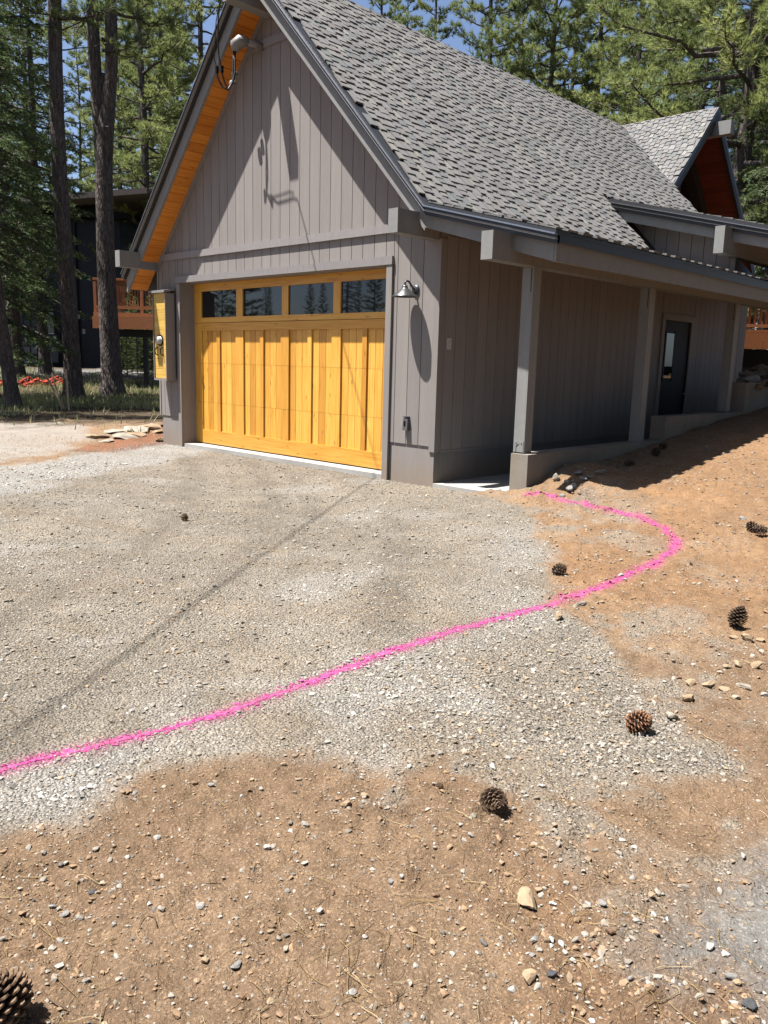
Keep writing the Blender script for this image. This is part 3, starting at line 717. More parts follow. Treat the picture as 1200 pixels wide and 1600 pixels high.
# ------------------------------------------------------------------ things fixed to the front
lamp = thing('wall_lamp', 'dark metal gooseneck barn lamp beside the garage door', 'wall lamp', (-.385, 0, 2.2))
LC = (-.385, -.175, 2.155)
part('backplate', MB().ylathe([(0, -.03), (.035, -.03), (.055, -.018), (.06, -.001)], (-.37, 0, 2.25), 20), 'lampmetal', lamp, True)
part('arm', MB().tube([(-.37, -.02, 2.25), (-.372, -.05, 2.262), (-.376, -.085, 2.30), (-.38, -.12, 2.335), (-.384, -.155, 2.338), (-.385, -.175, 2.318), (-.385, -.175, 2.27)], .012, 10), 'lampmetal', lamp, True)
part('shade', MB().lathe([(.0, .135), (.026, .133), (.034, .115), (.036, .098), (.05, .088), (.145, .008), (.15, .0), (.146, .002), (.048, .078), (.03, .09), (0, .095)], LC, 32), 'lampmetal', lamp, True)
part('bulb', MB().lathe([(0, .085), (.02, .08), (.028, .05), (.02, .025), (0, .018)], LC, 12), 'white', lamp, True)
ob = thing('outlet_box', 'grey weatherproof outlet cover low on the wall under the lamp', 'outlet box', (-.43, 0, .67))
part('cover', MB().hexa([(-.475, -.055, .60), (-.395, -.055, .60), (-.395, -.001, .60), (-.475, -.001, .60), (-.47, -.045, .745), (-.40, -.045, .745), (-.395, -.001, .755), (-.475, -.001, .755)]), 'box', ob)
box('hinge', 'lampmetal', ob, -.47, -.40, -.05, -.002, .756, .768); box('slot', 'black', ob, -.452, -.43, -.058, -.0505, .655, .715)
sb = thing('switch_plate', 'small white switch plate on the shaded side wall near the corner', 'switch plate', (0, .19, 1.63))
box('plate', 'white', sb, .001, .010, .15, .23, 1.57, 1.70); box('screw', 'greypvc', sb, .0101, .012, .186, .194, 1.66, 1.668)

cb = thing('meter_cabinet', 'tall grey cabinet with yellow plank front left of garage door', 'meter cabinet', (-5.7, -.1, 1.03))
cx0, cx1, cy0, cz0, cz1 = -5.93, -5.545, -.205, 1.02, 2.40
box('side_panel', 'siding', cb, cx0, cx0+.014, cy0, -.034, cz0, cz1); box('side_panel', 'siding', cb, cx1-.014, cx1, cy0, -.034, cz0, cz1)
box('bottom_panel', 'siding', cb, cx0+.015, cx1-.015, cy0, -.034, cz0, cz0+.03)
part('cap', MB().hexa([(cx0-.03, cy0-.035, cz1+.001), (cx1+.03, cy0-.035, cz1+.001), (cx1+.03, -.001, cz1+.045), (cx0-.03, -.001, cz1+.045), (cx0-.03, cy0-.035, cz1+.035), (cx1+.03, cy0-.035, cz1+.035), (cx1+.03, -.001, cz1+.08), (cx0-.03, -.001, cz1+.08)]), 'trim', cb)
z = cz0+.032
while z < cz1-.02:
    z1 = min(z+.155, cz1-.002); box('plank', 'cabwood', cb, cx0+.016, cx1-.016, cy0+.018, cy0+.04, z+.002, z1-.002); z = z1
mt = part('meter', MB().ylathe([(0, -.075), (.045, -.072), (.062, -.05), (.066, -.0), (.08, -.0), (.08, .01)], (-5.735, cy0+.018, 1.66), 20), 'white', cb, True)
part('dial', MB().box(-5.76, -5.74, cy0-.062, cy0-.058, 1.655, 1.68), 'black', mt)
part('meter_ring', MB().ylathe([(.081, -.02), (.09, -.02), (.09, .005)], (-5.735, cy0+.018, 1.66), 20), 'black', mt)
for hx in (-5.82, -5.66): part('handle', MB().tube([(hx, cy0+.02, 1.55), (hx-.01, cy0-.025, 1.53), (hx-.01, cy0-.03, 1.49), (hx, cy0-.025, 1.44), (hx, cy0+.02, 1.42)], .009, 8), 'black', cb, True)

# service head and wires
sh = thing('weatherhead', 'grey electrical weatherhead with wire loops under the gable peak', 'weatherhead', (-3.45, -.02, 5.45))
part('conduit', MB().tube([(-3.27, .0, 5.52), (-3.30, -.12, 5.53), (-3.36, -.24, 5.535)], .045, 12), 'greypvc', sh, True)
part('hood', MB().tube([(-3.34, -.20, 5.55), (-3.40, -.28, 5.545), (-3.45, -.32, 5.50), (-3.455, -.33, 5.42)], [.06, .085, .08, .05], 14), 'greypvc', sh, True)
part('insulator', MB().ylathe([(0, -.03), (.032, -.028), (.038, 0), (.032, .028), (0, .03)], (-3.50, -.30, 5.16), 12), 'greypvc', sh, True)
part('insulator', MB().ylathe([(0, -.035), (.038, -.03), (.046, 0), (.038, .03), (0, .035)], (-3.555, -.30, 5.05), 12), 'greypvc', sh, True)
part('conductor_loop', MB().tube([(-3.455, -.33, 5.43), (-3.44, -.34, 5.30), (-3.43, -.35, 5.15), (-3.44, -.38, 5.02), (-3.49, -.42, 4.93), (-3.55, -.47, 4.97), (-3.60, -.51, 5.08), (-3.60, -.52, 5.20)], .014, 8), 'cable', sh, True)
part('conductor_loop', MB().tube([(-3.465, -.34, 5.43), (-3.46, -.35, 5.30), (-3.46, -.36, 5.13), (-3.47, -.37, 5.0), (-3.50, -.42, 4.95), (-3.49, -.47, 5.0), (-3.47, -.52, 5.08), (-3.46, -.54, 5.16)], .012, 8), 'cable', sh, True)
BR = np.array([-3.1, -.78, 5.83])
for i, (dx, dy, dzz, lab) in enumerate(((0, 0, 0, 'black service wire hanging nearest the gable peak from above'), (-.10, .03, .0, 'second black service wire looping beside the left roof edge'))):
    p0 = np.array([-3.46, -.54, 5.17]) if i == 0 else np.array([-3.60, -.52, 5.20])
    E_ = BR+np.array([dx*.5, dy, dzz]); pts = [p0, p0+np.array([-.01, -.03, .10]), p0*.68+E_*.32+np.array([-.05, -.02, .02]), p0*.35+E_*.65+np.array([-.05, -.02, .05]), p0*.12+E_*.88+np.array([-.02, -.01, .05]), E_+np.array([.01, -.01, .03])]
    d = np.array([.525, -.88, .15])
    for t in (.5, 1.5, 4, 9, 16, 26, 40)[:7 if i == 0 else 0]: pts.append(BR+np.array([dx, dy, dzz])+d*t+np.array([0, 0, .0016*t*(t-40)]))
    o = part('service_wire', MB().tube(pts, .0088 if i == 0 else .006, 8), 'cable', None, True, origin=p0)
    tag(o, lab, 'wire', 'service wires')
    part_cl = part('clamp', MB().box(p0[0]-.018, p0[0]+.018, p0[1]-.018, p0[1]+.018, p0[2]-.06, p0[2]+.02), 'black', o)

# ------------------------------------------------------------------ trees
def needles(pos, dr, K, ln, wd, spread, rs, cols, flat=0.):
    N = len(pos); d = np.repeat(dr, K, 0); p = np.repeat(pos, K, 0); c = np.repeat(cols, K, 0)
    g = rs.normal(size=(N*K, 3)); g[:, 2] *= (1-flat)
    v = d+g*spread; v /= np.linalg.norm(v, axis=1)[:, None]+1e-9
    w = np.cross(v, rs.normal(size=(N*K, 3))); w /= np.linalg.norm(w, axis=1)[:, None]+1e-9
    L = ln*rs.uniform(.7, 1.15, (N*K, 1)); p = p+v*L*.06
    V = np.stack([p-w*wd/2, p+w*wd/2, p+v*L], 1).reshape(-1, 3)
    F = np.arange(N*K*3).reshape(-1, 3)
    return V, F, np.repeat(c*rs.uniform(.8, 1.2, (N*K, 1)), 3, 0)
def conifer(seed, H, r0, cs, cr, nl, kind='pine', tip=.0, colors=((.055, .085, .028), (.17, .185, .055)), lean=(0, 0), nw=.028, nlen=.24, K=12, tw=3.2, fork=None, bare=6):
    rs = np.random.RandomState(seed); tr = MB(); br = MB(); P = []; Dv = []; C = []
    def trunk_xy(z):
        t = z/H; return np.array([lean[0]*t*H+.06*math.sin(z*.5+seed), lean[1]*t*H+.05*math.cos(z*.43+seed), z])
    zs_ = np.concatenate([[-.6, 0, .25, .6], np.linspace(1.2, H, 18)])
    rr = [r0*max(.06, (1-max(z, 0)/H))**.75*(1+.45*math.exp(-max(z, 0)/.35)) for z in zs_]
    if fork is None: tr.tube([trunk_xy(z) for z in zs_], rr, 14)
    else:
        zf, dx = fork; lo = [z for z in zs_ if z < zf]
        tr.tube([trunk_xy(z) for z in lo]+[trunk_xy(zf+.25)], [r for z, r in zip(zs_, rr) if z < zf]+[.05], 14)
        for s in (-1, 1):
            hs = np.concatenate([np.linspace(zf-2.0, zf+2, 6), np.linspace(zf+3.5, H, 9)])
            tr.tube([trunk_xy(z)+np.array([_r0[0], _r0[1], 0])*s*dx*(.30+.70*min(1, max(0, (z-zf+2.0)/2.6))**1.2+.05*max(0, z-zf)*(1 if s < 0 else .3)) for z in hs], [r0*.60*max(.1, 1-max(0, z-zf)/(H-zf)*.9) for z in hs], 12)
    def limb(z, az, L, el, rad0, leafy=True):
        b = trunk_xy(z); o = np.array([math.cos(az), math.sin(az), 0]); n = 7; pts = []
        for i in range(n):
            s = i/(n-1); up = math.sin(el)*L*s
            cv = (-.14*L*s+.20*L*s*s) if kind == 'pine' else (-.05*L*s-.10*L*s*s)
            pts.append(b+o*math.cos(el)*L*s+np.array([0, 0, up+cv])+rs.normal(size=3)*.035*L*s)
        br.tube(pts, [rad0*(1-.85*i/(n-1)) for i in range(n)], 5, False)
        if not leafy: return
        pts = np.array(pts); ntw = max(4, int(L*tw)); base_c = rs.uniform(0, 1)
        for k in range(ntw):
            s = (.22 if kind == 'fir' else .34)+(.78 if kind == 'fir' else .66)*(k+rs.uniform())/ntw; s = min(s, .999)
            i = int(s*(n-1)); fr = s*(n-1)-i; p = pts[i]*(1-fr)+pts[i+1]*fr
            tg = pts[i+1]-pts[i]; tg /= np.linalg.norm(tg)
            sd = np.cross(tg, [0, 0, 1]); sd /= np.linalg.norm(sd)+1e-9
            sg = -1 if k % 2 else 1
            if kind == 'pine':
                d = tg*rs.uniform(.5, 1)+sd*sg*rs.uniform(.3, 1)+np.array([0, 0, rs.uniform(-.1, .5)]); d /= np.linalg.norm(d)
                tl = rs.uniform(.25, .75)*min(1, L/2.5); e = p+d*tl
                br.tube([p, p+d*tl*.5+np.array([0, 0, -.03]), e], [.012, .009, .006], 3, False)
                nt_ = 3
                for j in range(nt_):
                    q = p+(e-p)*(1-.33*j)+rs.normal(size=3)*.05; P.append(q); Dv.append(d*(1.0)+np.array([0, 0, .25]))
                    m = np.clip(base_c*.5+rs.uniform(0, .6), 0, 1); C.append(np.array(colors[0])*(1-m)+np.array(colors[1])*m)
            else:
                d = tg*.75+sd*sg*rs.uniform(.6, .9)+np.array([0, 0, rs.uniform(-.35, -.02)]); d /= np.linalg.norm(d)
                tl = L*(1.05-s)*.55+.18; m0 = np.clip(base_c*.4+rs.uniform(0, .5), 0, 1)
                ns = max(4, int(tl/.075))
                for j in range(ns):
                    q = p+d*tl*(j+.5)/ns+np.array([0, 0, -.10*(j/ns)**2*tl])+rs.normal(size=3)*.025; P.append(q)
                    s2 = -1 if j % 2 else 1; dd = d*.8+np.cross(d, [0, 0, 1])*s2*.7+np.array([0, 0, -.15]); Dv.append(dd/np.linalg.norm(dd))
                    m = np.clip(m0+.35*(j/ns), 0, 1); C.append(np.array(colors[0])*(1-m)+np.array(colors[1])*m)
    for i in range(nl):
        t = ((i+rs.uniform())/nl); z = cs+(H-cs)*t**.95
        prof = (1-t)**(.62 if kind == 'pine' else .9)*(.62+.38*min(1, t*5))
        L = max(.35, cr*prof*rs.uniform(.65, 1.15)); az = i*2.39996+rs.uniform(-.4, .4)
        el = math.radians((-6+38*t+rs.uniform(-10, 10)) if kind == 'pine' else (-14+26*t+rs.uniform(-6, 6)))
        limb(z, az, L, el, .018+.017*L)
    for i in range(bare):                                   # dead limbs below the crown
        limb(rs.uniform(max(2.2, cs*.45), cs+.5), rs.uniform(0, 6.28), rs.uniform(.5, 1.9), math.radians(rs.uniform(-15, 15)), .022, False)
    P = np.array(P); Dv = np.array(Dv); C = np.array(C)
    if kind == 'pine': V, F, CC = needles(P, Dv, K, nlen, nw, .62, rs, C)
    else: V, F, CC = needles(P, Dv, K, nlen, nw, .55, rs, C, .45)
    def mk(nm, mb, mat, sm):
        me = bpy.data.meshes.new(nm); me.from_pydata(mb.v, [], mb.f); me.materials.append(MT[mat])
        if sm: me.polygons.foreach_set('use_smooth', np.ones(len(me.polygons), bool))
        return me
    cm = npmesh('crown', V, F, CC); cm.materials.append(MT['needle' if kind == 'pine' else 'fir'])
    return {'trunk': mk('trunk', tr, 'bark', True), 'branches': mk('branches', br, 'bark', True), 'crown': cm}
def plant(tree, name, label, x, y, rot=0., sc=1., group=None, dz_=0., scz=None):
    o = thing(name, label, 'tree', (x, y, float(ground(x, y))+dz_), group)
    o.rotation_euler = (0, 0, rot); o.scale = (sc, sc, scz or sc)
    for nm in ('trunk', 'branches', 'crown'):
        c = bpy.data.objects.new(nm, tree[nm]); link(c, o)
        if nm == 'branches': c['kind'] = 'stuff'
    return o
YG = ((.07, .10, .035), (.215, .235, .08)); DG = ((.03, .052, .022), (.085, .115, .042)); MG = ((.05, .08, .03), (.16, .18, .06))
T_high = conifer(1, 27, .235, 9.6, 3.6, 46, colors=MG, bare=14, nw=.018, K=20, tw=6.5)
T_fork = conifer(2, 27, .29, 9.2, 3.8, 46, colors=MG, fork=(8.6, .24), bare=12, nw=.018, K=20, tw=6.5)
T_full = conifer(3, 25, .22, 3.0, 3.3, 120, colors=YG, K=19, tw=6.8, nw=.025)
T_full2 = conifer(4, 25, .20, 3.5, 2.9, 115, colors=MG, K=19, tw=6.8, nw=.025)
T_thin = conifer(5, 25, .17, 4.5, 2.1, 110, colors=MG, K=19, tw=7.2, nw=.025)
T_big = conifer(6, 24, .33, 4.4, 6.0, 100, colors=YG, K=19, tw=6.8, nlen=.27, nw=.022)
T_fir = conifer(7, 17, .20, 1.6, 2.9, 95, 'fir', colors=DG, K=10, tw=6.0, nlen=.13, nw=.024, bare=4)
T_fir2 = conifer(8, 20, .24, 3.2, 3.1, 95, 'fir', colors=((.028, .05, .022), (.10, .125, .05)), K=10, tw=6.0, nlen=.13, nw=.024, bare=4)
T_lean = conifer(9, 13, .16, 3.4, 2.1, 75, 'fir', colors=DG, K=10, tw=6, nlen=.13, nw=.024, bare=3, lean=(-.07, -.05))
def pxy(px, D): q = at(px, 555, D); return q[0], q[1]
q = gpx(112, 622); plant(T_high, 'pine_tree', 'straight bare pine trunk, left of the forked one, beside wooden stakes', q[0], q[1], .6)
q = gpx(176, 617); plant(T_fork, 'pine_tree', 'dark pine whose trunk forks in two, nearest the garage left side', q[0], q[1], 0.)
q = gpx(24, 637); plant(T_lean, 'fir_tree', 'leaning young fir at the left picture edge beside orange netting', q[0], q[1], .0)
q = gpx(69, 584); plant(T_fir2, 'fir_tree', 'fir with slim trunk standing before the dark house garage door', q[0], q[1], 1.1, .8)
x_, y_ = pxy(-20, 21.5); plant(T_fir, 'fir_tree', 'dense dark fir filling the left picture edge above the netting', x_, y_, 2.2, 1.05)
x_, y_ = pxy(22, 27.5); plant(T_fir, 'fir_tree', 'dark fir behind the leaning one at upper left', x_, y_, .4, 1.1)
x_, y_ = pxy(1128, 28); plant(T_big, 'pine_tree', 'large yellow green pine with dark trunk directly behind the red soffit gable', x_, y_, 3.5, 1.1)
x_, y_ = pxy(1212, 26); plant(T_fir2, 'fir_tree', 'dark fir at the upper right picture edge', x_, y_, .9, 1.)
x_, y_ = pxy(1187, 27); plant(T_high, 'pine_tree', 'grey pine trunk right of the red soffit gable', x_, y_, 2.6, .9)
mid = [(232, 36, T_full, .3, 1., 'loose yellow green pine just left of the left roof edge'), (262, 44, T_full2, 1.7, 1., None), (318, 40, T_full, 2.9, 1., 'yellow green pine partly hidden by the garage left rake'),
       (196, 47, T_full2, 4.1, .95, None), (138, 52, T_thin, .8, .85, None), (60, 46, T_full2, 5.1, 1., None), (8, 50, T_full, 2.2, .9, None), (98, 60, T_full2, .2, .75, None), (165, 62, T_full2, 2.7, .8, None), (215, 60, T_full2, 3.3, 1., None), (285, 56, T_full, 5.7, 1., None), (245, 50, T_full, 1.2, 1., None), (20, 38, T_fir2, 1.9, .95, None)]
ORD = ['first', 'second', 'third', 'fourth', 'fifth', 'sixth', 'seventh', 'eighth', 'ninth', 'tenth', 'eleventh', 'twelfth', 'thirteenth', 'fourteenth', 'fifteenth', 'sixteenth', 'seventeenth', 'eighteenth', 'nineteenth', 'twentieth', 'twenty first', 'twenty second', 'twenty third', 'twenty fourth', 'twenty fifth', 'twenty sixth', 'twenty seventh', 'twenty eighth', 'twenty ninth', 'thirtieth']
ml = {p: ORD[i] for i, p in enumerate(sorted(m_[0] for m_ in mid if m_[5] is None))}
for px, D, t, ro, sc, lab in mid:
    x_, y_ = pxy(px, D); plant(t, 'pine_tree', lab or ml[px]+' background conifer from the left picture edge, left of the garage', x_, y_, ro, sc, None if lab else 'forest left of the garage')
back = [(582, 46, T_thin, .2, 1.), (622, 50, T_thin, 1.2, .95), (664, 44, T_thin, 2.3, 1.), (742, 40, T_full2, 3.3, 1.), (790, 50, T_full, .9, 1.), (836, 41, T_full, 4.4, 1.), (868, 47, T_full2, 5.2, 1.), (905, 42, T_full, 1.4, 1.0),
        (960, 38, T_full, 2.8, 1.), (1010, 46, T_full2, .5, 1.), (1062, 40, T_full, 3.9, .95), (1090, 34, T_fir2, 3., 1.), (1165, 36, T_fir, 1.2, 1.2), (1215, 34, T_fir2, 2.2, 1.), (1260, 30, T_fir, .3, 1.1), (1120, 50, T_full2, 4.9, 1.), (440, 52, T_thin, 2.9, .9), (560, 58, T_full2, 1.9, .9), (604, 60, T_full2, 5.9, 1.), (648, 62, T_full2, 3.9, .95), (768, 60, T_full2, .4, 1.1), (815, 58, T_full2, 2., 1.1), (930, 54, T_full2, 4.6, 1.1), (985, 56, T_full, 5.5, 1.1), (1040, 58, T_full2, 1.1, 1.2), (1085, 48, T_full, .2, 1.1), (1150, 46, T_fir2, 4.3, 1.2)]
bl = {p: ORD[i] for i, p in enumerate(sorted(m_[0] for m_ in back))}
for px, D, t, ro, sc in back:
    x_, y_ = pxy(px, D); plant(t, 'pine_tree', bl[px]+' background conifer from the left among those above the garage roof', x_, y_, ro, sc, 'forest behind the garage')
rr = random.Random(5)
for i in range(20):                                          # across the road, seen in the door windows
    a = math.radians(206+i*1.75+rr.uniform(-.8, .8)); D = rr.uniform(40, 62); s_ = rr.uniform(.24, .42) if i % 5 else .7
    plant((T_full, T_full2, T_fir, T_thin)[i % 4], 'pine_tree', 'pine across the road mirrored in the garage door windows', -3+D*math.cos(a), D*math.sin(a), rr.uniform(0, 6), s_, 'pines across the road')
for x_, y_, t, ro, s_ in ((-13.6, -3.4, T_fir, 1.3, 1.0), (-16.5, -2.0, T_fir2, .3, .9)):
    plant(t, 'fir_tree', 'dense fir just outside the left edge shading the ground there', x_, y_, ro, s_, 'firs shading the left')
for i, (x_, y_) in enumerate(((13, 5), (16.5, -1), (11.5, 11), (18, 9), (9.5, 17), (17, -8), (13, -18), (5, -21), (-4, -24), (20, -15), (21, 2), (14, 14))):  # unseen conifers, added to hold back the sky fill
    plant((T_full, T_fir2, T_full2)[i % 3], 'pine_tree', 'unseen conifer added around the scene to block sky light', x_, y_, i*1.3, .9, 'unseen trees added to block sky light')
for i, (x_, y_) in enumerate(((9.2, 2.5), (10.6, -.8), (9.8, 6.2), (11.8, 2.6), (12.4, -3.6), (9.4, 10.2), (12.6, 8.2), (8.2, 13.6), (14.4, 5.8), (14.6, .8))):  # unseen firs added close on the right, keep sky light off the porch
    plant((T_fir, T_fir2)[i % 2], 'fir_tree', 'unseen dense fir added on the right to darken the porch', x_, y_, i*1.9, 1.05, 'unseen firs added to darken the porch')
for i, (px, D, s_) in enumerate(((198, 29.5, .10), (214, 31, .13), (230, 29, .11), (206, 33, .16), (238, 32, .15), (190, 32, .12))):
    x_, y_ = pxy(px, D); plant((T_full, T_full2)[i % 2], 'young_pine', ORD[i]+' bushy young pine seen beneath the raised redwood deck', x_, y_, i*1.1, s_, 'young pines behind the deck', dz_=-.4 if s_ < .14 else -.5)

# ------------------------------------------------------------------ neighbour house and decks (frame turned towards the sight line)
_f0 = np.array([-math.sin(YAW), math.cos(YAW), 0.])
def uvz(px, py, D):
    q = at(px, py, D)-CAM; return q@_r0, q@_f0, q[2]+CAM[2]
def bb(mb, u0, u1, v0, v1, z0, z1):
    c = lambda u, v, z: CAM*np.array([1, 1, 0])+u*_r0+v*_f0+np.array([0, 0, z])
    return mb.hexa([c(u0, v0, z0), c(u1, v0, z0), c(u1, v1, z0), c(u0, v1, z0), c(u0, v0, z1), c(u1, v0, z1), c(u1, v1, z1), c(u0, v1, z1)])
def pb(name, mat, par, px0, px1, py0, py1, D, dep, off=0.):
    """a box given by the picture rectangle it fills at distance D"""
    u0, v, zt = uvz(px0, py0, D); u1, _, _ = uvz(px1, py0, D); _, _, zb = uvz((px0+px1)/2, py1, D); _, _, zt = uvz((px0+px1)/2, py0, D)
    return part(name, bb(MB(), u0, u1, v+off, v+off+dep, zb, zt), mat, par)
q = at(100, 575, 34); nh = thing('dark_house', 'dark navy house with panelled garage door behind the trees', 'house', (q[0], q[1], .6))
pb('wall', 'darkhouse', nh, -60, 186, 322, 590, 34, 7)
_, _, z_ = uvz(180, 316, 33); u0, v0, _ = uvz(-70, 316, 33); u1, _, _ = uvz(236, 316, 33)
rfm = MB(); c_ = lambda u, v, z: CAM*np.array([1, 1, 0])+u*_r0+v*_f0+np.array([0, 0, z])
rfm.hexa([c_(u0, v0-.5, z_-.5), c_(u1, v0-.5, z_+.28), c_(u1, v0+9, z_+.28), c_(u0, v0+9, z_-.5), c_(u0, v0-.5, z_-.25), c_(u1, v0-.5, z_+.5), c_(u1, v0+9, z_+.5), c_(u0, v0+9, z_-.25)])
rm_ = mat_plain('brown_roof_edge', (.20, .17, .15), .8, .2); part('roof', rfm, rm_, nh)
pb('eave', 'black', nh, -60, 200, 330, 338, 33.6, .5)
gdoor = pb('garage_door', 'darkdoor', nh, 27, 61, 468, 572, 34, .03, -.06)
for r in range(7):
    for c in range(3):
        pb('door_panel', 'darkdoor', gdoor, 28.5+c*11, 37+c*11, 471+r*14.2, 481.5+r*14.2, 34, .03, -.10)
for a in ((24, 27), (61, 64)): pb('casing', 'black', nh, a[0], a[1], 462, 574, 34, .05, -.08)
wn = pb('window', 'glass', nh, 71, 84, 488, 520, 34, .03, -.06); pb('sill', 'white', wn, 70, 86, 520.5, 522, 34, .06, -.10)
pb('wall_panel', 'darkdoor', nh, 66, 90, 524, 566, 34, .03, -.05)
for i in range(6): pb('siding_board', 'darkhouse', nh, 92+i*4.2, 95.4+i*4.2, 345, 580, 34, .02, -.03)
pb('post', 'darkdoor', nh, 12, 16, 455, 575, 33, .14)
pb('utility_box', 'greypvc', nh, 121, 126, 492, 498, 34, .1, -.11); pb('utility_box', 'greypvc', nh, 130, 134, 514, 522, 34, .1, -.11)

dk = thing('wood_deck', 'raised redwood deck with railing left of the garage', 'deck', tuple(gpx(222, 615)))
DD = 25.5
pb('floor', 'deckx', dk, 146, 330, 489.6, 496, DD, 3.0); pb('fascia', 'deckx', dk, 145, 330, 496.3, 515, DD, .04, -.045)
pb('beam', 'darkfascia', dk, 150, 330, 515.5, 527, DD, .14, .3)
pb('top_rail', 'deckx', dk, 145, 330, 436, 439.5, DD, .14, -.05); pb('rail', 'deckx', dk, 147, 330, 440, 445, DD, .04, .02); pb('rail', 'deckx', dk, 147, 330, 479, 484, DD, .04, .02)
for px in (146, 178, 219, 262, 305): pb('rail_post', 'deck', dk, px, px+4.2, 440, 497, DD, .09, -.055)
for i in range(26): pb('baluster', 'deck', dk, 152+i*4.1, 153.3+i*4.1, 445.3, 478.7, DD, .035, .025)
for px, py in ((218.5, 618), (296, 620)): pb('post', 'darkfascia', dk, px, px+7, 527.3, py, DD, .14, .3)
u0, v0, z0 = uvz(147, 445, DD); u1, _, z1 = uvz(150, 498, DD)
sd_ = MB()
for z in (uvz(147, 436, DD)[2], uvz(147, 480, DD)[2], uvz(147, 497, DD)[2]): bb(sd_, u0, u0+.05, v0+.1, v0+3, z-.18, z)
part('side_rail', sd_, 'deck', dk)
for i in range(14):
    part('baluster', bb(MB(), u0+.005, u0+.04, v0+.3+i*.19, v0+.335+i*.19, uvz(147, 478, DD)[2], uvz(147, 445, DD)[2]), 'deck', dk)

rd = thing('wood_deck', 'shaded redwood deck rail at the right edge beyond the porch', 'deck', (1.5, 12, 1.0))
DR = 18.
pb('fascia', 'deckx', rd, 1120, 1300, 520, 546, DR, .05); pb('floor', 'deckx', rd, 1120, 1300, 516, 519.5, DR, 3.); pb('rail', 'deckx', rd, 1120, 1300, 507, 512, DR, .05, .02); pb('top_rail', 'deckx', rd, 1120, 1300, 468, 477, DR, .12, -.03)
for i in range(14): pb('baluster', 'deck', rd, 1128+i*9, 1131+i*9, 477.4, 506.6, DR, .04, .03)
for px in (1125, 1240): pb('rail_post', 'deck', rd, px, px+8, 477.4, 515.6, DR, .09, .0)
pb('skirt', 'black', rd, 1122, 1298, 546.5, 600, DR, .05, .1)

# ------------------------------------------------------------------ loose stones: single rocks first
import bmesh
def rock_mesh(seed, flat=.6, sub=2, col=(.4, .37, .33)):
    rs = np.random.RandomState(seed); bm = bmesh.new(); bmesh.ops.create_icosphere(bm, subdivisions=sub, radius=.5)
    v = np.array([q.co[:] for q in bm.verts]); fc = [[q.index for q in f.verts] for f in bm.faces]; bm.free()
    for _ in range(11):                                     # chip flat facets
        n = rs.normal(size=3); n /= np.linalg.norm(n); d = rs.uniform(.19, .36); t = v@n; m = t > d; v[m] -= np.outer(t[m]-d, n)*.92
    v *= np.array([1, rs.uniform(.65, .9), flat])*rs.uniform(.92, 1.08, 3); v += rs.normal(size=v.shape)*.012
    v[:, 2] += flat*.26; cc = np.array(col)*(1+.12*rs.normal(size=(len(v), 1)))
    me = npmesh('rock', v, np.array(fc), np.clip(cc, .02, .85)); me.materials.append(MT['stone']); return me
RC = {'w': (.58, .55, .50), 'g': (.33, .315, .295), 'd': (.10, .10, .105), 't': (.45, .33, .21), 'b': (.25, .155, .10), 'p': (.46, .40, .32)}
RM = {c: [rock_mesh(30+i*7+ord(c), f, 2, RC[c]) for i, f in enumerate((.62, .5, .72, .42))] for c in RC}
def rock(px, py, size, c, label, group=None, st=1., i=None, z=None):
    q = gpx(px, py); o = bpy.data.objects.new('rock', RM[c][(i if i is not None else rnd.randrange(4))]); link(o)
    o.location = (q[0], q[1], (q[2]+float(relief(q[:1], q[1:2])[0])) if z is None else z); o.rotation_euler = (rnd.uniform(-.2, .2), rnd.uniform(-.2, .2), rnd.uniform(0, 6.28)); o.scale = (size*st, size, size)
    tag(o, label, 'rock', group); return o
rock(870, 751, .17, 'p', 'largest pale rock on the dirt pile beside the concrete pier', i=2)
for (px, py, s, c) in ((889, 768, .15, 'g'), (898, 760, .13, 'p'), (912, 750, .13, 'g'), (922, 747, .10, 'g'), (904, 742, .12, 'g'), (936, 741, .11, 'g'), (946, 738, .09, 'p'), (905, 771, .09, 'p'), (885, 755, .08, 'p'), (878, 776, .10, 'g')):
    rock(px, py, s, c, 'small rock in the shaded heap beside the dirt pile', 'rocks heaped beside the stem wall')
rock(1160, 811, .11, 'g', 'flat grey rock above the pair of pine cones at right', i=3)
rock(1012, 806, .06, 'p', 'pale stone just outside the pink line bend')
rock(971, 899, .075, 'w', 'stone on the pink line splashed with paint')
rock(905, 948, .09, 'p', 'long flat pale chip beside the pink line on orange dirt', st=1.5, i=3)
rock(873, 969, .10, 't', 'low tan stone below the pink line at the gravel edge', i=1)
TAN = sorted(((1136, 1043, .075, 't'), (1152, 1044, .075, 't'), (1181, 1044, .09, 't'), (1078, 1069, .075, 't'), (1107, 1071, .09, 't'), (1131, 1078, .07, 't'), (1160, 1077, .075, 'p'), (1074, 1094, .10, 't'), (1146, 996, .07, 't'), (1168, 1000, .09, 't'), (1190, 1001, .08, 't'), (1190, 1022, .06, 'p'), (1125, 1055, .05, 'p'), (1150, 1090, .06, 'p'), (1060, 1060, .05, 'b'), (1195, 1088, .05, 'w')))
ORD = ['first', 'second', 'third', 'fourth', 'fifth', 'sixth', 'seventh', 'eighth', 'ninth', 'tenth', 'eleventh', 'twelfth', 'thirteenth', 'fourteenth', 'fifteenth', 'sixteenth']
for i_, (px, py, s, c) in enumerate(TAN):
    rock(px, py, s, c, ORD[i_]+' stone from the left in the tan cluster below the right hand pine cone', 'tan stones on the orange dirt')
rock(1051, 1123, .075, 'p', 'rounded tan stone right of the upper foreground pine cone', i=0)
rock(543, 1264, .06, 't', 'round tan pebble alone in the centre foreground dirt', i=0)
rock(822, 1412, .085, 't', 'elongated tan shard standing in the right foreground', st=1.5, i=2)
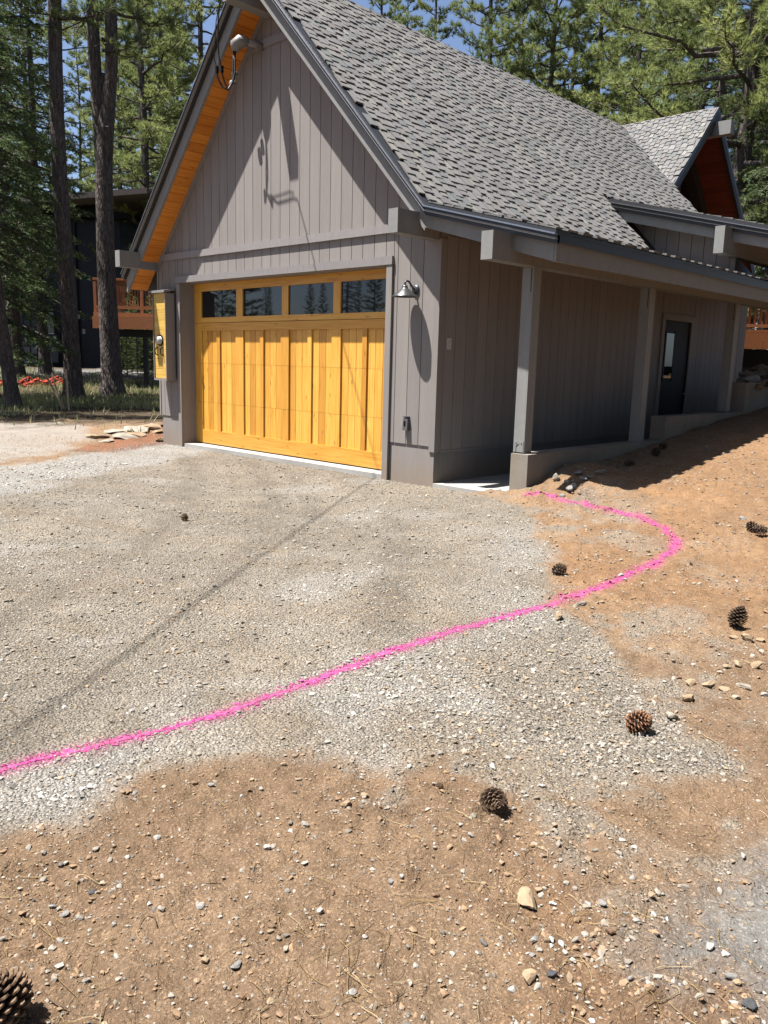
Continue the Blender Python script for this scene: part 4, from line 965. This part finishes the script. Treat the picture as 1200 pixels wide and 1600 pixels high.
rock(825, 1536, .055, 't', 'blocky tan stone at bottom right of centre', i=2)
rock(1168, 1582, .05, 'd', 'dark grey stone at the bottom right corner on the dusty patch', i=1)
rock(1110, 1484, .04, 'w', 'single white stone on the grey dusty patch', i=0)
rock(145, 1395, .032, 'd', 'dark pebble in the left foreground dirt', i=1)
rock(861, 1535, .04, 'd', 'black stone beside the blocky tan stone', i=0)
rock(770, 1199, .055, 'w', 'white stone above the lower foreground pine cone', i=1)
FG = [(245, 1310), (200, 1343), (314, 1418), (449, 1394), (500, 1426), (447, 1482), (422, 1565), (370, 1511), (378, 1565), (550, 1549), (417, 1325), (570, 1468), (102, 1429), (80, 1477), (185, 1532), (320, 1504), (492, 1310), (520, 1395), (971, 1318), (992, 1326), (918, 1415), (941, 1416), (987, 1377), (1067, 1387), (1017, 1401), (975, 1435), (954, 1465), (862, 1474), (877, 1482), (835, 1470), (831, 1495), (896, 1502), (937, 1497), (675, 1470), (611, 1379), (680, 1397), (627, 1380), (800, 1546), (905, 1546), (1142, 1530), (1147, 1572), (1090, 1572), (1152, 1537), (985, 1527), (927, 1478), (640, 1200), (905, 1210), (455, 1300), (330, 1230), (1160, 1345), (1185, 1255), (910, 1588)]
for i, (px, py) in enumerate(FG):
    rock(px, py, rnd.uniform(.022, .04), 'wwwgwptgb'[i % 9], 'small '+{'w': 'white', 'g': 'grey', 'p': 'cream', 't': 'tan', 'b': 'brown'}['wwwgwptgb'[i % 9]]+' stone lying loose on the foreground dirt', 'loose stones in the foreground')

# small stones: one mass each
def stone_field(name, label, n, rmin, rmax, smin, smax, seed, ico, accept, colfun, zoff=.25):
    rs = np.random.RandomState(seed); a = rs.uniform(math.radians(95), math.radians(171), n*6)
    u = rs.uniform(0, 1, n*6); r = (rmin**.55+(rmax**.55-rmin**.55)*u)**(1/.55)
    x = CAM[0]+r*np.cos(a); y = CAM[1]+r*np.sin(a)
    ok = accept(x, y, r, rs) & ~((y > -.02) & (x < 1.36) & (x > -6.12))
    x, y, r = x[ok][:n], y[ok][:n], r[ok][:n]; N = len(x)
    s = smin*np.exp(rs.exponential(.38, N)); s = np.minimum(s, smax)*np.clip(.75+r/14., .8, 2.0)
    z = ground(x, y)+relief(x, y)
    if ico:
        bm = bmesh.new(); bmesh.ops.create_icosphere(bm, subdivisions=1, radius=.5); bv = np.array([q.co[:] for q in bm.verts]); bf = np.array([[q.index for q in f.verts] for f in bm.faces]); bm.free()
    else:
        bv = np.array([(.5, 0, 0), (-.5, 0, 0), (0, .5, 0), (0, -.5, 0), (0, 0, .5), (0, 0, -.5)]); bf = np.array([(0, 2, 4), (2, 1, 4), (1, 3, 4), (3, 0, 4), (2, 0, 5), (1, 2, 5), (3, 1, 5), (0, 3, 5)])
    nv = len(bv); v = bv[None]*rs.uniform(.62, 1.25, (N, nv, 1))
    v = v*np.stack([np.ones(N), rs.uniform(.55, .95, N), rs.uniform(.4, .75, N)], 1)[:, None]*s[:, None, None]
    ca, sa = np.cos(rs.uniform(0, 6.28, N))[:, None], np.sin(rs.uniform(0, 6.28, N))[:, None]
    ca, sa = ca/np.hypot(ca, sa), sa/np.hypot(ca, sa)
    tx = rs.normal(0, .25, (N, 1)); X = v[..., 0]*ca-v[..., 1]*sa; Y = v[..., 0]*sa+v[..., 1]*ca; Z = v[..., 2]+tx*v[..., 0]
    VV = np.stack([X+x[:, None], Y+y[:, None], Z+(z+s*.5*zoff)[:, None]], -1).reshape(-1, 3)
    FF = (bf[None]+(np.arange(N)*nv)[:, None, None]).reshape(-1, 3)
    CC = np.repeat(colfun(x, y, rs), nv, 0)
    me = npmesh(name, VV, FF, CC); me.materials.append(MT['stone']); o = link(bpy.data.objects.new(name, me))
    tag(o, label, kind='stuff'); return o
def acc_gravel(x, y, r, rs):
    g, pale, asp, red, co, bk = zones(x, y); pr = (.30+.7*g)*(1-.8*asp)*(1-bk); return rs.uniform(size=x.shape) < pr
def acc_coarse(x, y, r, rs):
    g, pale, asp, red, co, bk = zones(x, y)
    cl = np.clip(.5+1.3*fbm(x*1.7, y*1.7, 131, 3), 0, 1)
    pr = (.26*cl+.06*g+.55*co+.15*pale)*(1-.75*asp)*(1-bk); return rs.uniform(size=x.shape) < pr
def col_stone(x, y, rs):
    g, pale, asp, red, co, bk = zones(x, y); N = len(x); t = rs.uniform(size=N)
    base = np.where((t < .50)[:, None], (.40, .35, .285), np.where((t < .72)[:, None], (.47, .43, .37), np.where((t < .82)[:, None], (.24, .215, .185), np.where((t < .975)[:, None], (.42, .31, .20), (.60, .58, .54)))))
    k2 = (1-g)*(rs.uniform(size=N) < .45); base = base*(1-k2[:, None])+np.array([.40, .265, .16])*k2[:, None]
    p2 = pale*(rs.uniform(size=N) < .7); base = base*(1-p2[:, None])+np.array([.64, .61, .56])*p2[:, None]
    pk = line_dist(PINKW, x, y); pm = (np.exp(-(pk/.038)**2) > rs.uniform(.1, 1, N))*rs.uniform(.6, 1., N); base = base*(1-pm[:, None])+np.array([.82, .13, .42])*pm[:, None]
    return base*(1+.15*rs.normal(size=(N, 1))).clip(.5, 1.5)
stone_field('gravel', 'fine grey gravel spread over the driveway', 88000, 1.5, 15, .0065, .016, 201, False, acc_gravel, col_stone)
stone_field('coarse_gravel', 'coarser pale crushed stones strewn over gravel and dirt', 19000, 1.5, 12, .0105, .030, 202, True, acc_coarse, col_stone)

# ------------------------------------------------------------------ pink marking line
def pink_line():
    seg = np.diff(PINKW, axis=0); L = np.hypot(*seg.T); cum = np.concatenate([[0], np.cumsum(L)]); ss = np.arange(0, cum[-1], .012)
    # smooth resample
    px_ = np.interp(ss, cum, PINKW[:, 0]); py_ = np.interp(ss, cum, PINKW[:, 1]); kz = np.ones(25)/25
    pad = lambda a: np.convolve(np.concatenate([[a[0]]*12, a, [a[-1]]*12]), kz, 'valid'); px_, py_ = pad(px_), pad(py_)
    tx = np.gradient(px_); ty = np.gradient(py_); ln = np.hypot(tx, ty); nx_, ny_ = -ty/ln, tx/ln
    M_ = 15; w = np.linspace(-.062, .062, M_)
    X = px_[:, None]+nx_[:, None]*w; Y = py_[:, None]+ny_[:, None]*w
    Z = ground(X.ravel(), Y.ravel())+relief(X.ravel(), Y.ravel()); Z = Z.reshape(X.shape)
    half = .030+.014*fbm(ss*2.2, ss*0+3, 7, 3)
    nz = fbm(X*28, Y*28, 141, 3); keep = (np.abs(w)[None] < half[:, None]*(1+1.0*nz)) & ((fbm(X*34, Y*34, 143, 3)+.8*fbm(X*2.2, Y*2.2, 144, 2) > .10) | (np.abs(w)[None] < .0095))
    bump = .0012+.003*np.abs(fbm(X*45, Y*45, 142, 2)); i = np.arange(X.size).reshape(X.shape)
    k4 = keep[:-1, :-1] & keep[1:, :-1] & keep[:-1, 1:] & keep[1:, 1:]
    F = np.stack([i[:-1, :-1], i[:-1, 1:], i[1:, 1:], i[1:, :-1]], -1)[k4]
    V = np.stack([X, Y, Z+bump], -1).reshape(-1, 3)
    lab = np.arange(len(V))                                  # keep only what hangs together with the line itself
    for _ in range(400):
        m = lab[F].min(1); l2 = lab.copy()
        for c in range(4): np.minimum.at(l2, F[:, c], m)
        l2 = l2[l2]
        if (l2 == lab).all(): break
        lab = l2
    main = np.bincount(lab[F[:, 0]]).argmax(); F = F[lab[F[:, 0]] == main]
    used = np.unique(F); mp = -np.ones(len(V), int); mp[used] = np.arange(len(used)); V = V[used]; F = mp[F]
    me = npmesh('painted_line', V, F, None, False); me.materials.append(MT['pink'])
    if sum(p.normal.z for p in list(me.polygons)[:200]) < 0: me.flip_normals()
    o = link(bpy.data.objects.new('painted_line', me)); tag(o, 'bright pink spray paint line curving across gravel and dirt', 'paint line'); BASE[o.name] = np.zeros(3)
    # painted pebbles inside the line
    rs = np.random.RandomState(9); N = 1500; j = rs.randint(0, len(ss), N); t = rs.normal(0, .026, N)
    x = px_[j]+nx_[j]*t; y = py_[j]+ny_[j]*t; z = ground(x, y)+relief(x, y); s = .008*np.exp(rs.exponential(.4, N)).clip(1, 3)
    bv = np.array([(.5, 0, 0), (-.5, 0, 0), (0, .5, 0), (0, -.5, 0), (0, 0, .5), (0, 0, -.5)]); bf = np.array([(0, 2, 4), (2, 1, 4), (1, 3, 4), (3, 0, 4), (2, 0, 5), (1, 2, 5), (3, 1, 5), (0, 3, 5)])
    v = bv[None]*rs.uniform(.6, 1.3, (N, 6, 1))*s[:, None, None]*np.array([1, 1, .6])
    VV = (v+np.stack([x, y, z+.001+s*.1], 1)[:, None]).reshape(-1, 3); FF = (bf[None]+(np.arange(N)*6)[:, None, None]).reshape(-1, 3)
    m2 = npmesh('painted_pebbles', VV, FF); m2.materials.append(MT['pink']); c = link(bpy.data.objects.new('painted_pebbles', m2), o); c['kind'] = 'stuff'
pink_line()

# ------------------------------------------------------------------ dry needles and straw
def litter(n, seed, accept, l0, l1, wd, cols, name, label):
    rs = np.random.RandomState(seed); a = rs.uniform(math.radians(95), math.radians(171), n*4); u = rs.uniform(0, 1, n*4); r = 1.6+(9-1.6)*u**1.6
    x = CAM[0]+r*np.cos(a); y = CAM[1]+r*np.sin(a); ok = accept(x, y, rs); x, y = x[ok][:n], y[ok][:n]; N = len(x)
    th = rs.uniform(0, 6.28, N); L = rs.uniform(l0, l1, N); kk = rs.normal(0, .9, N); S = 5; V = []; pts = []
    cx, cy, t = x.copy(), y.copy(), th.copy(); rows = []
    for i in range(S):
        z = ground(cx, cy)+relief(cx, cy)+.005+.006*rs.uniform(size=N)
        ox, oy = -np.sin(t)*wd/2, np.cos(t)*wd/2
        rows.append(np.stack([np.stack([cx-ox, cy-oy, z], 1), np.stack([cx+ox, cy+oy, z], 1), np.stack([cx, cy, z+wd*.8], 1)], 1))
        cx = cx+np.cos(t)*L/(S-1); cy = cy+np.sin(t)*L/(S-1); t = t+kk/(S-1)
    V = np.stack(rows, 1).reshape(N, S*3, 3); f = []
    for i in range(S-1):
        for j in range(3): f.append((i*3+j, i*3+(j+1) % 3, i*3+3+(j+1) % 3, i*3+3+j))
    F = (np.array(f)[None]+(np.arange(N)*S*3)[:, None, None]).reshape(-1, 4)
    c = np.array(cols)[rs.randint(0, len(cols), N)]*rs.uniform(.75, 1.2, (N, 1))
    me = npmesh(name, V.reshape(-1, 3), F, np.repeat(c, S*3, 0)); me.materials.append(MT['litter']); tag(link(bpy.data.objects.new(name, me)), label, kind='stuff')
def acc_l(x, y, rs):
    g, pale, asp, red, co, bk = zones(x, y); cl = np.clip(.15+1.6*fbm(x*1.3, y*1.3, 151, 3), 0, 1)
    return (rs.uniform(size=x.shape) < (1-.93*g)*(.12+cl)*(1-.7*asp)) & ~((y > -.1) & (x < 1.4))
litter(1000, 71, acc_l, .025, .11, .0016, [(.50, .36, .17), (.42, .28, .12), (.58, .46, .26), (.30, .19, .09)], 'dry_needles', 'dry pine needles and straw scattered over the dirt')
litter(16, 73, acc_l, .05, .13, .0035, [(.30, .20, .12), (.42, .31, .2), (.2, .13, .08)], 'dry_twigs', 'thin dry twigs lying on the dirt')

# ------------------------------------------------------------------ pine cones
def cone_arrays(L, R, nsc, seed, open_=.9):
    rs = np.random.RandomState(seed); out = []
    for i in range(nsc):
        t = (i+.5)/nsc; a = i*2.39996; z = L*(.03+.93*t); prof = math.sin(math.pi*(.16+.80*t))**.75*(1 if t < .75 else 1-(t-.75)*1.1)
        rr_ = R*max(.12, prof); el = (-.35+1.35*t)+rs.uniform(-.08, .08)     # scales point down at the base, up at the tip
        d = np.array([math.cos(a)*math.cos(el), math.sin(a)*math.cos(el), math.sin(el)*open_]); s = np.array([-math.sin(a), math.cos(a), 0]); up = np.cross(s, d)*-1
        b = np.array([math.cos(a)*.10*R, math.sin(a)*.10*R, z-math.sin(el)*rr_*.45]); w = .30*R*(.75+.4*prof); th = .10*R
        e = b+d*rr_; 
        v = [b-s*w*.25, b+s*w*.25, e-d*.18*rr_+s*w*.55, e+s*w*.18, e-s*w*.18, e-d*.18*rr_-s*w*.55]
        v2 = [p+up*th*(.35 if j < 2 else .9) for j, p in enumerate(v)]
        V = np.array(v+v2); F = [(0, 1, 2, 3), (0, 3, 4, 5), (9, 8, 7, 6), (11, 10, 9, 6), (1, 7, 8, 2), (2, 8, 9, 3), (3, 9, 10, 4), (4, 10, 11, 5), (5, 11, 6, 0)]
        c = np.array([(.05, .026, .016)]*2+[(.13, .07, .04), (.30, .20, .125), (.30, .20, .125), (.13, .07, .04)]); C = np.concatenate([c*.8, c*1.15])*rs.uniform(.75, 1.2)
        out.append((V, F, C))
    return out
def cone_core(L, R):
    m = MB(); m.lathe([(0, .02*L), (.22*R, .05*L), (.34*R, .35*L), (.26*R, .7*L), (.06*R, .95*L), (0, .97*L)], (0, 0, 0), 10); return m
CONES = [((22, 1592), .12, (.25, -.2, .4), 'large open pine cone at the bottom left corner', True, 1.2), ((765, 1262), .105, (1.25, .35, .8), 'dark pine cone lying in the lower centre foreground dirt', True, 1.1), ((981, 1141), .105, (.9, -.6, 2.2), 'reddish brown pine cone at the gravel edge on the right', True, 1.1),
         ((1145, 984), .13, (-.45, .3, .2), 'blackish pine cone standing on the orange dirt slope', True, 1.), ((866, 900), .115, (1.35, .2, 2.9), 'dark pine cone inside the bend of the pink line', False, 1.), ((286, 813), .085, (.7, .5, 1.), 'lone pine cone on the gravel before the garage door', False, 1.),
         ((1180, 836), .12, (1.2, .3, 4.), 'left of two touching pine cones at the right edge', False, 1.), ((1198, 840), .12, (1.3, -.3, 5.2), 'right of two touching pine cones at the right edge', False, 1.),
         ((975, 727), .13, (1.3, .2, 2.), 'pine cone in the porch roof shadow nearest the rock heap', False, 1.), ((1022, 712), .14, (1.2, .4, .6), 'pine cone in shade directly below the concrete wall step', False, 1.), ((1032, 702), .12, (1.3, -.2, 3.), 'farther pine cone in shade against the concrete wall step', False, 1.), ((690, 1232), .035, (1.2, .1, 0.), 'tiny dark cone fragment left of the lower foreground pine cone', False, 1.)]
for k_, ((px, py), L, rot, lab, big, fat) in enumerate(CONES):
    q = gpx(px, py); R = L*.40*fat; nsc = 95 if big else 60
    o = thing('pine_cone', lab, 'pine cone', (q[0], q[1], q[2]+float(relief(q[:1], q[1:2])[0])+R*.62*abs(math.sin(rot[0]))), 'pine cones on the ground'); o.rotation_euler = rot
    BASE[o.name] = np.zeros(3)
    part('core', cone_core(L, R), MT['bark'], o, True)
    sc_ = cone_arrays(L, R, nsc, 300+k_, (.9, .7, 1.15, .8, 1.0, .6)[k_ % 6]); tone_ = (1., .7, 1.25, .5, .8, 1.1)[k_ % 6]
    sc_ = [(V, F, C*np.array([1.25, 1, .9] if k_ == 2 else [1, 1, 1])*tone_) for V, F, C in sc_]
    if k_ == 0:
        for V, F, C in sc_:
            me = bpy.data.meshes.new('scale'); me.from_pydata([tuple(p) for p in V], [], F); setattr_col(me, 'tint', C); me.materials.append(MT['cone']); link(bpy.data.objects.new('scale', me), o)
    else:
        m = MB(); C_ = []
        for V, F, C in sc_: m.add(V, F); C_.append(C)
        c = part('scales', m, MT['cone'], o); c['kind'] = 'stuff'; setattr_col(c.data, 'tint', np.concatenate(C_))

# ------------------------------------------------------------------ left background: stones, stakes, net, grass
flags = [(152, 684, .34, 't', .25), (196, 684, .40, 'p', .22), (182, 675, .42, 'p', .18), (210, 680, .40, 't', .2), (222, 674, .34, 'p', .3), (205, 671, .36, 'p', .2), (233, 671, .34, 't', .3), (240, 668, .30, 'p', .3), (246, 676, .26, 't', .3), (252, 690, .20, 't', .5), (250, 666, .3, 'b', .3), (166, 690, .2, 'p', .2)]
for i, (px, py, s, c, fl) in enumerate(flags):
    q = gpx(px, py); m_ = rock_mesh(500+i, fl, 2, RC[c]); o = link(bpy.data.objects.new('flagstone', m_)); o.location = tuple(q); o.scale = (s*1.5, s*1.4, s*1.3); o.rotation_euler = (rnd.uniform(-.15, .15), rnd.uniform(-.15, .15), rnd.uniform(0, 6))
    tag(o, ORD[sorted(f_[0] for f_ in flags).index(px)]+' flat flagstone from the left in the pile by the garage corner', 'flagstone', 'flagstones piled left of the garage')
wallrocks = [(1163, 588, .34), (1178, 590, .36), (1192, 592, .34), (1205, 594, .34), (1170, 580, .34), (1184, 581, .36), (1198, 583, .36), (1178, 572, .30), (1192, 573, .34), (1204, 574, .34), (1160, 594, .22), (1186, 597, .2), (1215, 586, .36), (1212, 576, .34)]
for i, (px, py, s) in enumerate(wallrocks):
    D = 13.2+(594-py)*.07; q = at(px, py+4, D); m_ = rock_mesh(600+i, .6, 2, RC['pwpt'[i % 4]]); o = link(bpy.data.objects.new('rock', m_)); o.location = tuple(q-np.array([0, 0, .06])); o.scale = (s, s, s); o.rotation_euler = (rnd.uniform(-.2, .2), rnd.uniform(-.2, .2), rnd.uniform(0, 6))
    tag(o, ORD[sorted(wallrocks).index((px, py, s))]+' cream rock from the left behind the concrete wall at right edge', 'rock', 'cream rocks behind the right hand wall')
for lab, (x0, y0), (x1, y1), w_ in (('upright grey wooden stake standing beside the bare pine trunk', (108, 641), (103, 577), .045), ('tan wooden stake leaning left, crossing the other leaning one', (101, 640), (70, 584), .045), ('thin tan stake crossing behind the leaning one', (97, 640), (81, 582), .035), ('thin dark rod leaning above the orange netting', (88, 600), (77, 546), .02)):
    q = gpx(x0, y0); D = (q-CAM)@_f; t = at(x1, y1, D+.15); d = t-q; L = np.linalg.norm(d); d = d/L; s = np.cross(d, _f0); s /= np.linalg.norm(s); u = np.cross(s, d)
    m = MB(); h = w_/2; b = q-d*.3
    m.hexa([b-s*h-u*h*.5, b+s*h-u*h*.5, b+s*h+u*h*.5, b-s*h+u*h*.5, t-s*h-u*h*.5, t+s*h-u*h*.5, t+s*h+u*h*.5, t-s*h+u*h*.5])
    tag(part('stake', m, 'stake' if 'tan' in lab or 'grey' in lab else 'black', None, origin=q), lab, 'stake', 'survey stakes left of the garage')
def net():
    rs = np.random.RandomState(4); n, m = 220, 13; q0 = gpx(-60, 606); q1 = gpx(97, 602); V = []
    for i in range(n):
        b = q0+(q1-q0)*i/(n-1); zz = float(ground(b[0], b[1]))
        hgt = .20+.07*math.sin(i*.11)+.04*math.sin(i*.31+1)
        for j in range(m):
            t = j/(m-1); off = .22*math.sin(i*.12+t*4)+.08*math.sin(i*.3+t*2)+.5*t
            V.append((b[0]+off*_f0[0]+.03*rs.normal(), b[1]+off*_f0[1]+.03*rs.normal(), zz+.02+hgt*t*(1-.25*math.sin(i*.2)**2)))
    F = []
    for i in range(n-1):
        for j in range(m-1):
            if (i % 3 != 0) and (j % 3 == 1): continue
            F.append((i*m+j, (i+1)*m+j, (i+1)*m+j+1, i*m+j+1))
    me = bpy.data.meshes.new('safety_net'); o_ = np.array(q0); me.from_pydata([tuple(np.array(p)-o_) for p in V], [], F); me.materials.append(MT['net'])
    o = link(bpy.data.objects.new('safety_net', me)); o.location = tuple(o_); so = o.modifiers.new('t', 'SOLIDIFY'); so.thickness = .006
    tag(o, 'crumpled orange safety netting lying along the trees', 'net')
net()
def grass():
    rs = np.random.RandomState(12); n = 26000; P_ = []
    px = rs.uniform(-40, 262, n); D = rs.uniform(14.5, 31, n); pts = np.array([at(a, 600, d) for a, d in zip(px, D)]); x, y = pts[:, 0], pts[:, 1]
    g = fbm(x*.5, y*.5, 161, 3)+.55*sst(18.5, 21, D)-.35*sst(28, 30, D)-.15; ok = (rs.uniform(size=n) < np.clip(g*1.5, 0.015, 1)) & ~((x > -6.5) & (y > -.4))
    x, y = x[ok], y[ok]; N = len(x); z = ground(x, y); h = rs.uniform(.05, .18, N); w = rs.uniform(.008, .02, N); a = rs.uniform(0, 6.28, N)
    lx, ly = rs.normal(0, .35, N)*h, rs.normal(0, .35, N)*h
    V = np.stack([np.stack([x-np.cos(a)*w, y-np.sin(a)*w, z-.02], 1), np.stack([x+np.cos(a)*w, y+np.sin(a)*w, z-.02], 1), np.stack([x+lx, y+ly, z+h], 1)], 1).reshape(-1, 3)
    m = rs.uniform(size=(N, 1)); c = np.array([.13, .16, .055])*(1-m)+np.array([.40, .38, .20])*m
    me = npmesh('grass', V, np.arange(N*3).reshape(-1, 3), np.repeat(c, 3, 0)); me.materials.append(MT['grass']); tag(link(bpy.data.objects.new('grass', me)), 'sparse green grass under the trees at left', kind='stuff')
grass()
